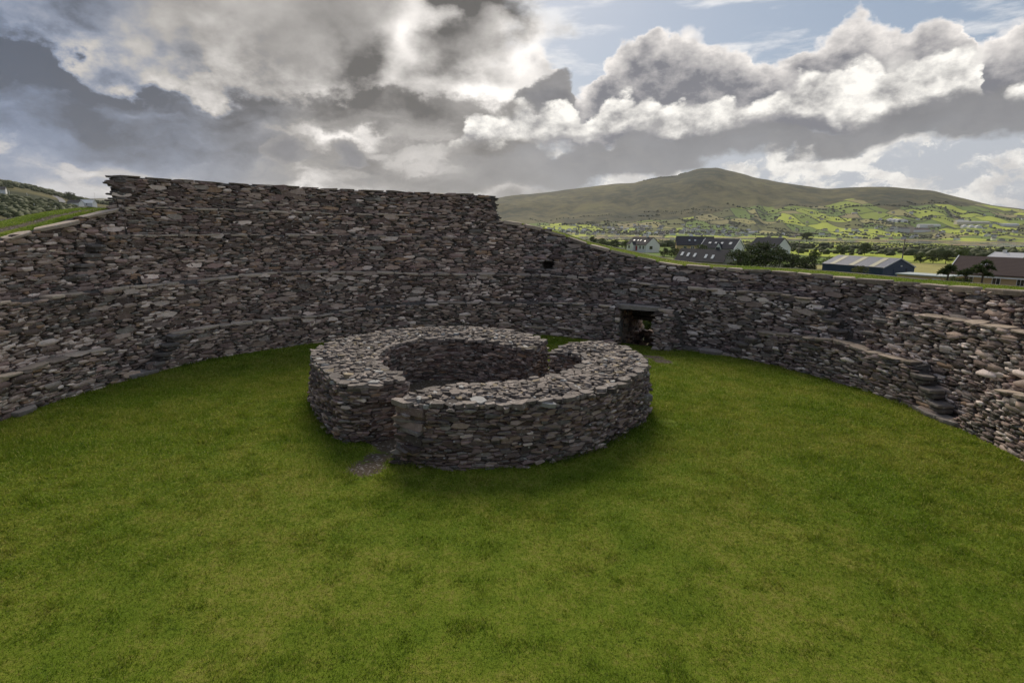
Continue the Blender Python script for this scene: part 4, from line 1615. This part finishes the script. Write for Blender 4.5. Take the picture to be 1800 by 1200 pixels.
pole('utility_pole', at_fwd(1585, 462, 150), 6.2, 'wooden utility pole standing beyond the blue shed', .16)
pole('utility_pole', at_fwd(1403, 449, 190), 5.0, 'grey utility pole by the dark clump of trees', .14)
for (px, py, hp, lab) in ((17, 343, 8, 'pale pole high on the hillside'), (48, 346, 6, 'thin pole on the hillside below the ridge'), (87, 370, 7, 'pale pole standing among the hillside scrub'),
                          (98, 370, 6, 'shorter pale pole among the hillside scrub'), (125, 373, 7, 'pale pole low on the slope near the white house'), (12, 375, 6, 'pale pole at the edge low on the slope'), (61, 366, 5, 'thin pale pole midway up the slope')):
    q_, d = on_ground(px, py)
    pole('utility_pole', q_, max(3.0, hp*d/1000*.75), lab, .13, M_FRAME, False)
pole('fence_post', at_fwd(28.5, 392, 45), .4, 'pale post at the outer edge of the turf path', .05, M_FRAME, False)
pole('radio_mast', on_ground(168, 356)[0], 14, 'tall thin mast on the skyline beside the high wall end', .12, M_WOOD, True)


# ------------------------------------------------------------------ trees
def tube(V, F, p0, p1, r0, r1, n=6):
    p0, p1 = np.array(p0, float), np.array(p1, float)
    d = p1-p0
    d /= np.linalg.norm(d)+1e-9
    u = np.cross(d, [.3, .9, .1])
    u /= np.linalg.norm(u)
    w = np.cross(d, u)
    b = len(V)
    for p, r in ((p0, r0), (p1, r1)):
        for i in range(n):
            a = 2*math.pi*i/n
            V.append(tuple(p+(u*math.cos(a)+w*math.sin(a))*r))
    F += [(b+i, b+(i+1) % n, b+n+(i+1) % n, b+n+i) for i in range(n)]


def tree_meshes(seed, h, cr, leaf, clumps, per, mat, low=.15):
    g = np.random.default_rng(seed)
    V, F = [], []
    top = (g.normal(0, .04)*h, g.normal(0, .04)*h, h*.55)
    tube(V, F, (0, 0, -.8), top, .045*h*.5, .03*h*.5, 7)
    C = []
    for k in range(clumps):
        a, rr = g.uniform(0, 6.28), math.sqrt(g.random())
        zz = g.uniform(low, 1.0)
        wr = cr*math.sqrt(max(.05, 1-((zz-.5)/.56)**2))
        c = np.array([math.cos(a)*rr*wr, math.sin(a)*rr*wr, zz*h*.93])
        C.append((c, g.uniform(.22, .36)*cr*1.15))
        if k % 3 == 0:
            tube(V, F, (top[0]*.6, top[1]*.6, h*g.uniform(.2, .5)), c, .012*h, .004*h, 5)
    tr = bpy.data.meshes.new('trunk')
    tr.from_pydata(V, [], F)
    tr.materials.append(M_BARK)
    LV, R = [], []
    for c, rad in C:
        D = g.normal(0, 1, (per, 3))
        D /= np.linalg.norm(D, axis=1)[:, None]
        P = c + D*rad*g.uniform(.45, 1.05, (per, 1))*np.array([1, 1, .8])
        t1 = g.normal(0, 1, (per, 3))
        t1 /= np.linalg.norm(t1, axis=1)[:, None]
        t2 = np.cross(t1, D+g.normal(0, .6, (per, 3)))
        t2 /= np.linalg.norm(t2, axis=1)[:, None]+1e-9
        sz = leaf*g.uniform(.6, 1.3, (per, 1))
        q = np.stack([P-t1*sz, P+t2*sz*.6, P+t1*sz, P-t2*sz*.6], 1)
        LV.append(q.reshape(-1, 3))
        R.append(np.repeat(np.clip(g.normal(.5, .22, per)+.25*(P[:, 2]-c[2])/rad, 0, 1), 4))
    LV, R = np.concatenate(LV), np.concatenate(R)
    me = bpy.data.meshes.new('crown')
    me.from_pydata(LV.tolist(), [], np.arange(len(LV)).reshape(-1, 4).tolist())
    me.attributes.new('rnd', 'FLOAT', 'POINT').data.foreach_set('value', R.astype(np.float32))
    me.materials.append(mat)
    return tr, me


VAR = {'dark': [tree_meshes(100+i, 8, 3.6, .27, 46, 46, M_LEAF_D) for i in range(3)],
       'mid': [tree_meshes(120+i, 6, 3.0, .24, 40, 44, M_LEAF_M) for i in range(3)],
       'olive': [tree_meshes(140+i, 4, 2.2, .17, 34, 40, M_LEAF_O, .05) for i in range(2)],
       'bush': [tree_meshes(160+i, 3, 2.3, .17, 30, 40, M_LEAF_M, .02) for i in range(2)]}
rng = np.random.default_rng(33)


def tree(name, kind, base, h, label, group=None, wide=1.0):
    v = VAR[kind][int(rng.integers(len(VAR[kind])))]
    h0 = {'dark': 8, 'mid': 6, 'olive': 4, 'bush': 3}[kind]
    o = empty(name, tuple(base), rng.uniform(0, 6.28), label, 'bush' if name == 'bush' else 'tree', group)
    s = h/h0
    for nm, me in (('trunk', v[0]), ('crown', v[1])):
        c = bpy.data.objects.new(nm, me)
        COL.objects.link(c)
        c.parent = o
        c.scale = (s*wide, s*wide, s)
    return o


G1 = 'trees in the dark clump beside the houses'
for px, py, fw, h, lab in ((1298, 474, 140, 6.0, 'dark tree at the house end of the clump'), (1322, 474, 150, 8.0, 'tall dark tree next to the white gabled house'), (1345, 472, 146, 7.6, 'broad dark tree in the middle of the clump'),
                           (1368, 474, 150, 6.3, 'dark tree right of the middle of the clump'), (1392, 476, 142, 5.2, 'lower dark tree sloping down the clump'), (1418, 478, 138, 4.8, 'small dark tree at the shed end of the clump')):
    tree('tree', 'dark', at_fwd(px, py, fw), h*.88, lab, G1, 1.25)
for px, py, fw, h, kind, lab in ((1510, 486, 92, 1.75, 'olive', 'olive bush growing before the blue shed wall'), (1232, 447, 200, 3.4, 'mid', 'round green tree before the long slate roof'),
                                 (1168, 452, 210, 3.4, 'dark', 'dark bush beside the white house gable'), (1185, 455, 190, 3.6, 'dark', 'dark bush in front of the long slate roof'), (1200, 452, 215, 3.0, 'mid', 'green bush left of the round tree'),
                                 (1418, 424, 560, 9.5, 'dark', 'lone dark tree standing before the estuary'), (1432, 458, 165, 3.0, 'mid', 'green bush above the blue shed roof end'), (1640, 461, 200, 4.2, 'dark', 'dark thicket tree right of the shed'),
                                 (1662, 462, 190, 4.4, 'dark', 'larger dark thicket tree left of the tiled roof'), (1618, 462, 215, 3.8, 'mid', 'green thicket bush behind the shed gable'), (1690, 452, 240, 4.0, 'mid', 'green bush showing above the tiled roof ridge'),
                                 (1080, 437, 300, 5.0, 'dark', 'dark tree left of the white house'), (1058, 433, 330, 4.6, 'mid', 'green tree further left of the white house'), (1042, 428, 360, 4.5, 'dark', 'dark tree where the turf meets the valley'),
                                 (1100, 437, 310, 4.0, 'mid', 'green bush close against the white house'), (1520, 446, 300, 6.0, 'dark', 'dark tree behind the shed roof'), (1480, 446, 310, 5.0, 'mid', 'green tree behind the left end of the shed roof'),
                                 (124, 352, 330, 7.5, 'dark', 'tall dark tree standing on the hillside skyline'), (141, 353, 340, 4.2, 'dark', 'low dark tree beside the skyline tree'), (1465, 472, 150, 3.0, 'bush', 'green bush at the end wall of the shed')):
    b = at_fwd(px, py, fw)
    if px < 300:
        b = on_ground(px, py+2)[0]
        h *= 1.4
    tree('bush' if kind in ('olive', 'bush') else 'tree', kind, b, h, lab, None, 1.2)
for px, py, fw, h, lab in ((1666, 499, 88, 1.2, 'rounded green shrub under the first palm'), (1688, 503, 86, 1.2, 'green shrub between the first and second palm'), (1700, 503, 86, 1.1, 'low green shrub under the second palm'), (1683, 500, 88, 1.0, 'small green shrub against the bungalow wall')):
    tree('bush', 'bush', at_fwd(px, py, fw), h, lab, 'garden shrubs of the bungalow', 1.2)
# bushes seen through the doorway passage
for k, (px, py) in enumerate(((1128, 572), (1137, 574), (1146, 573))):
    b = at_fwd(px, py, 36+2*k)
    b[2] = float(terrain_z(b[0], b[1]))
    tree('bush', 'bush', b, 2.0+.5*k, 'green bush seen through the doorway passage', 'bushes beyond the doorway', 1.0)


def palm(base, h, heads, label, seed):
    g = np.random.default_rng(seed)
    o = empty('cabbage_palm', tuple(base), 0, label, 'palm tree', 'garden palms of the bungalow')
    V, F = [], []
    fork = np.array([0, 0, h*.45])
    tube(V, F, (0, 0, -.8), fork, .16, .12)
    LV, R = [], []
    for (dx, dy, dz) in heads:
        c = np.array([dx, dy, dz])
        tube(V, F, fork, c, .10, .07, 5)
        for k in range(130):
            d = g.normal(0, 1, 3)
            d[2] = abs(d[2])*.8-.25
            d /= np.linalg.norm(d)
            l = g.uniform(.65, 1.0)
            side = np.cross(d, [0, 0, 1.0])
            side /= np.linalg.norm(side)+1e-6
            midp = c + d*l*.55
            tip = c + d*l + np.array([0, 0, -.22*l])
            LV += [c-side*.02, c+side*.02, midp+side*.045, tip, midp-side*.045]
            R += [g.random()]*5
    pyobj('trunk', V, F, M_BARK, o)
    me = bpy.data.meshes.new('crown')
    me.from_pydata([tuple(v) for v in LV], [], [tuple(range(i, i+5)) for i in range(0, len(LV), 5)])
    me.attributes.new('rnd', 'FLOAT', 'POINT').data.foreach_set('value', np.array(R, np.float32))
    me.materials.append(M_PALM)
    c = bpy.data.objects.new('crown', me)
    COL.objects.link(c)
    c.parent = o


palm(at_fwd(1664, 500, 86), 3.2, [(-.5, 0, 2.1), (.5, .2, 2.2), (0, -.3, 2.6), (-.9, .1, 1.7)], 'bushy cabbage palm over the annex window', 1)
palm(at_fwd(1695, 502, 86), 3.0, [(0, 0, 2.0), (.7, .1, 2.2), (-.5, .2, 1.8)], 'smaller cabbage palm between the other two', 2)
palm(at_fwd(1724, 506, 84), 4.6, [(.3, 0, 3.7), (-.8, .1, 3.0), (.9, 0, 2.9), (-.2, .1, 2.4), (.7, 0, 1.9)], 'tallest cabbage palm in front of the tiled roof', 3)

# ------------------------------------------------------------------ the town across the estuary
WALLS = [M_WHITE, mat_plain('cream_render', (.62, .56, .44), .85, .05), mat_plain('pale_grey_render', (.50, .50, .50), .85, .05), mat_plain('pinkish_render', (.52, .42, .36), .85, .05)]
ROOFS = [M_SLATE, M_SLATE2, mat_plain('pale_sheet_roof', (.48, .47, .46), .5, .1), mat_plain('brown_roof', (.15, .10, .08), .8, .1)]
WN, RN = ['white', 'cream', 'pale grey', 'pinkish'], ['dark', 'grey', 'pale', 'brown']
HM = {}


def far_house(px, py, L, D, e, r, wi, ri, rz, label, group):
    key = (round(L), round(D), round(e, 1), round(r, 1), wi, ri)
    if key not in HM:
        V, F = gable_body(L, D, e, r, -4)
        me = bpy.data.meshes.new('town_house')
        me.from_pydata(V, [], F)
        me.materials.append(WALLS[wi])
        me.materials.append(ROOFS[ri])
        me.polygons.foreach_set('material_index', [0, 0, 0, 0, 1, 1])
        HM[key] = me
    q_, d = on_ground(px, py, 900)
    o = bpy.data.objects.new('town_house', HM[key])
    COL.objects.link(o)
    o.location = q_
    o.rotation_euler = (0, 0, rz)
    tag(o, label, 'house', group)
    return o


g = np.random.default_rng(44)
TG = 'small houses of the far town'


def town(n, x0, x1, y0, y1, where):
    for _ in range(n):
        px, py = g.uniform(x0, x1), g.uniform(y0, y1)
        wi, ri = int(g.choice(4, p=[.5, .22, .18, .10])), int(g.choice(4, p=[.42, .32, .14, .12]))
        L, D = float(g.choice([9, 12, 16])), float(g.choice([7, 8]))
        e = float(g.choice([2.7, 4.6], p=[.55, .45]))
        far_house(px, py, L, D, e, e+2.6, wi, ri, g.uniform(-.9, .9), f'tiny {"tall " if e > 4 else "low "}{"long " if L > 13 else ("square " if L < 10 else "")}{WN[wi]} house with {RN[ri]} roof {where}', TG+' '+where)


town(120, 955, 1330, 402.5, 415.5, 'in the town below the mountain')
town(26, 1000, 1300, 396, 403, 'on the upper edge of the town')
town(62, 1330, 1800, 402, 424, 'scattered beyond the estuary')
town(24, 1370, 1800, 372, 400, 'among the fields on the lower slope')
for k, (px, py, L, D, e, r, wi, ri, rz, lab) in enumerate((
        (1566, 389, 18, 22, 5, 9, 0, 2, 1.5, 'first white gable in the row of pale sheds'), (1573, 389.5, 18, 22, 5, 9, 0, 2, 1.5, 'second white gable in the row of pale sheds'),
        (1580, 390, 18, 22, 5, 9, 0, 2, 1.5, 'third white gable in the row of pale sheds'), (1587, 390.5, 18, 22, 5, 9, 0, 2, 1.5, 'last white gable in the row of pale sheds'),
        (1632, 399, 64, 18, 6, 8, 0, 2, -.1, 'long low white factory shed beyond the estuary'), (1708, 393, 95, 20, 5, 7, 1, 2, -.2, 'longest pale factory building on the slope'), (1690, 391, 40, 18, 5, 7, 1, 2, -.2, 'pale factory wing beside the longest building'),
        (1771, 397, 60, 22, 6, 8, 0, 2, .1, 'white flat factory building by the frame edge'), (1695, 400, 13, 16, 4, 8, 0, 2, 1.4, 'first of three white rounded sheds'), (1707, 400, 13, 16, 4, 8, 0, 2, 1.4, 'middle of three white rounded sheds'),
        (1719, 400.5, 13, 16, 4, 8, 0, 2, 1.4, 'last of three white rounded sheds'), (1618, 408, 50, 16, 6, 11, 0, 3, -.1, 'long white school block with brown roof'), (1585, 407, 40, 20, 8, 13, 2, 1, .2, 'large grey roofed school building'),
        (1565, 407, 26, 18, 6, 11, 2, 1, .3, 'grey school wing beside the large building'), (1600, 408, 12, 12, 14, 16, 3, 3, .2, 'square dark tower block of the school'))):
    far_house(px, py, L, D, e, r, wi, ri, rz, lab, None)

# ------------------------------------------------------------------ hedges, scrub and far woods
def scrub():
    g = np.random.default_rng(55)
    phi = (1+5**.5)/2
    ico = np.array([(-1, phi, 0), (1, phi, 0), (-1, -phi, 0), (1, -phi, 0), (0, -1, phi), (0, 1, phi), (0, -1, -phi), (0, 1, -phi), (phi, 0, -1), (phi, 0, 1), (-phi, 0, -1), (-phi, 0, 1)])/1.9
    fc = np.array([(0, 11, 5), (0, 5, 1), (0, 1, 7), (0, 7, 10), (0, 10, 11), (1, 5, 9), (5, 11, 4), (11, 10, 2), (10, 7, 6), (7, 1, 8), (3, 9, 4), (3, 4, 2), (3, 2, 6), (3, 6, 8), (3, 8, 9), (4, 9, 5), (2, 4, 11), (6, 2, 10), (8, 6, 7), (9, 8, 1)])
    P, Sz = [], []

    def line(a0, d0, a1, d1, step, sz, gap=.15):
        x0, y0 = math.sin(R_(a0))*d0, math.cos(R_(a0))*d0
        x1, y1 = math.sin(R_(a1))*d1, math.cos(R_(a1))*d1
        n = int(math.hypot(x1-x0, y1-y0)/step)+1
        for t in np.linspace(0, 1, n):
            if g.random() > gap:
                P.append((x0+(x1-x0)*t+g.normal(0, sz*.4), y0+(y1-y0)*t+g.normal(0, sz*.4)))
                Sz.append(sz*g.uniform(.5, 1.3))
    for _ in range(36):                     # near valley hedges
        a, d = g.uniform(4, 44), g.uniform(345, 1000)
        line(a, d, a+g.uniform(3, 12), d*g.uniform(.96, 1.06), 2.2, g.uniform(.9, 1.7), .2)
    for _ in range(26):
        a, d = g.uniform(4, 44), g.uniform(345, 900)
        line(a, d, a+g.uniform(-2, 2), d+g.uniform(60, 160), 3.0, g.uniform(1.2, 2.2), .25)
    for _ in range(110):                    # hedges beyond the estuary
        a = g.uniform(2, 46)
        d = g.uniform(1720, 2400)/math.cos(R_(a))**.8
        line(a, d, a+g.uniform(1.5, 5), d*g.uniform(.98, 1.03), 7, g.uniform(2.2, 4.2), .3)
    for _ in range(50):
        a = g.uniform(2, 46)
        d = g.uniform(1720, 2300)/math.cos(R_(a))**.8
        line(a, d, a+g.uniform(-2.5, 2.5), d+g.uniform(60, 120), 8, g.uniform(1.6, 2.8), .3)
    for _ in range(750):                   # loose bushes
        a, d = R_(g.uniform(2, 46)), math.exp(g.uniform(math.log(345), math.log(2400)))
        if 1120 < math.cos(a)*d+230*float(smooth01((math.degrees(a)-33)/6)) < 1680:
            continue
        P.append((math.sin(a)*d, math.cos(a)*d))
        Sz.append(g.uniform(.8, 2.4)*(1 if d < 900 else 1.6))
    for _ in range(36):                     # thickets
        a, d = g.uniform(4, 44), math.exp(g.uniform(math.log(345), math.log(2300)))
        if 1100 < math.cos(R_(a))*d+230*float(smooth01((a-33)/6)) < 1700:
            continue
        for _ in range(int(g.integers(8, 34))):
            aa, dd = R_(a+g.normal(0, 14/d*57*.6)), d+g.normal(0, 9)
            P.append((math.sin(aa)*dd, math.cos(aa)*dd))
            Sz.append(g.uniform(1.5, 3.4)*(1 if d < 900 else 1.5))
    for _ in range(3800):                   # left hillside
        a, d = R_(g.uniform(-50, -33)), g.uniform(330, 1300)
        if vnoise(np.array([math.sin(a)*d*.008]), np.array([math.cos(a)*d*.014]), 71, 2)[0] < -.05:
            continue
        P.append((math.sin(a)*d, math.cos(a)*d))
        Sz.append(g.uniform(.9, 2.6)*(.6+d/1300))
    for _ in range(90):                     # trees along the left skyline
        a, d = R_(g.uniform(-42.5, -36)), g.uniform(1280, 1305)
        P.append((math.sin(a)*d, math.cos(a)*d))
        Sz.append(g.uniform(3, 6))
    for _ in range(160):                    # fir plantation on the mountain's shoulder
        a, d = R_(g.uniform(12.4, 16.2)), g.uniform(3170, 3215)
        P.append((math.sin(a)*d, math.cos(a)*d))
        Sz.append(g.uniform(1.8, 3.4))
    P, Sz = np.array(P), np.array(Sz)
    mid_ = (P[:, 1] > 520) & (P[:, 1] < 1150) & (P[:, 0] > 0)
    Sz = np.where(mid_, np.minimum(Sz*.5, 1.1), Sz)
    Z = terrain_z(P[:, 0], P[:, 1])
    n = len(P)
    J = ico[None]*g.uniform(.7, 1.3, (n, 12, 1))*np.stack([g.uniform(.9, 1.6, n), g.uniform(.9, 1.6, n), g.uniform(.7, 1.1, n)], 1)[:, None, :]
    V = J*Sz[:, None, None] + np.stack([P[:, 0], P[:, 1], Z+Sz*.45], 1)[:, None, :]
    F = (fc[None]+(np.arange(n)*12)[:, None, None]).reshape(-1, 3)
    o = fastobj('scrub_vegetation', V.reshape(-1, 3), F.ravel(), np.arange(len(F))*3, M_HEDGE, smooth=False, fattr={'rnd': np.repeat(g.random(n), 12)*.7+g.random(n*12)*.3})
    tag(o, 'hedges and scrub across the valley and the hillsides', kind='stuff')


scrub()

# ------------------------------------------------------------------ the air
def haze():
    V, F = [], []
    box(V, F, -15000, 15000, -15000, 15000, -40, 520)
    m = bpy.data.materials.new('damp_air')
    m.use_nodes = True
    nt = m.node_tree
    nt.nodes.clear()
    v = nt.nodes.new('ShaderNodeVolumePrincipled')
    v.inputs['Color'].default_value = (.86, .88, .92, 1)
    v.inputs['Density'].default_value = 5.0e-5
    v.inputs['Anisotropy'].default_value = 0.3
    o = nt.nodes.new('ShaderNodeOutputMaterial')
    nt.links.new(v.outputs[0], o.inputs['Volume'])
    tag(pyobj('haze', V, F, m), kind='stuff')


haze()
SC.cycles.volume_bounces = 0
SC.cycles.volume_max_steps = 64
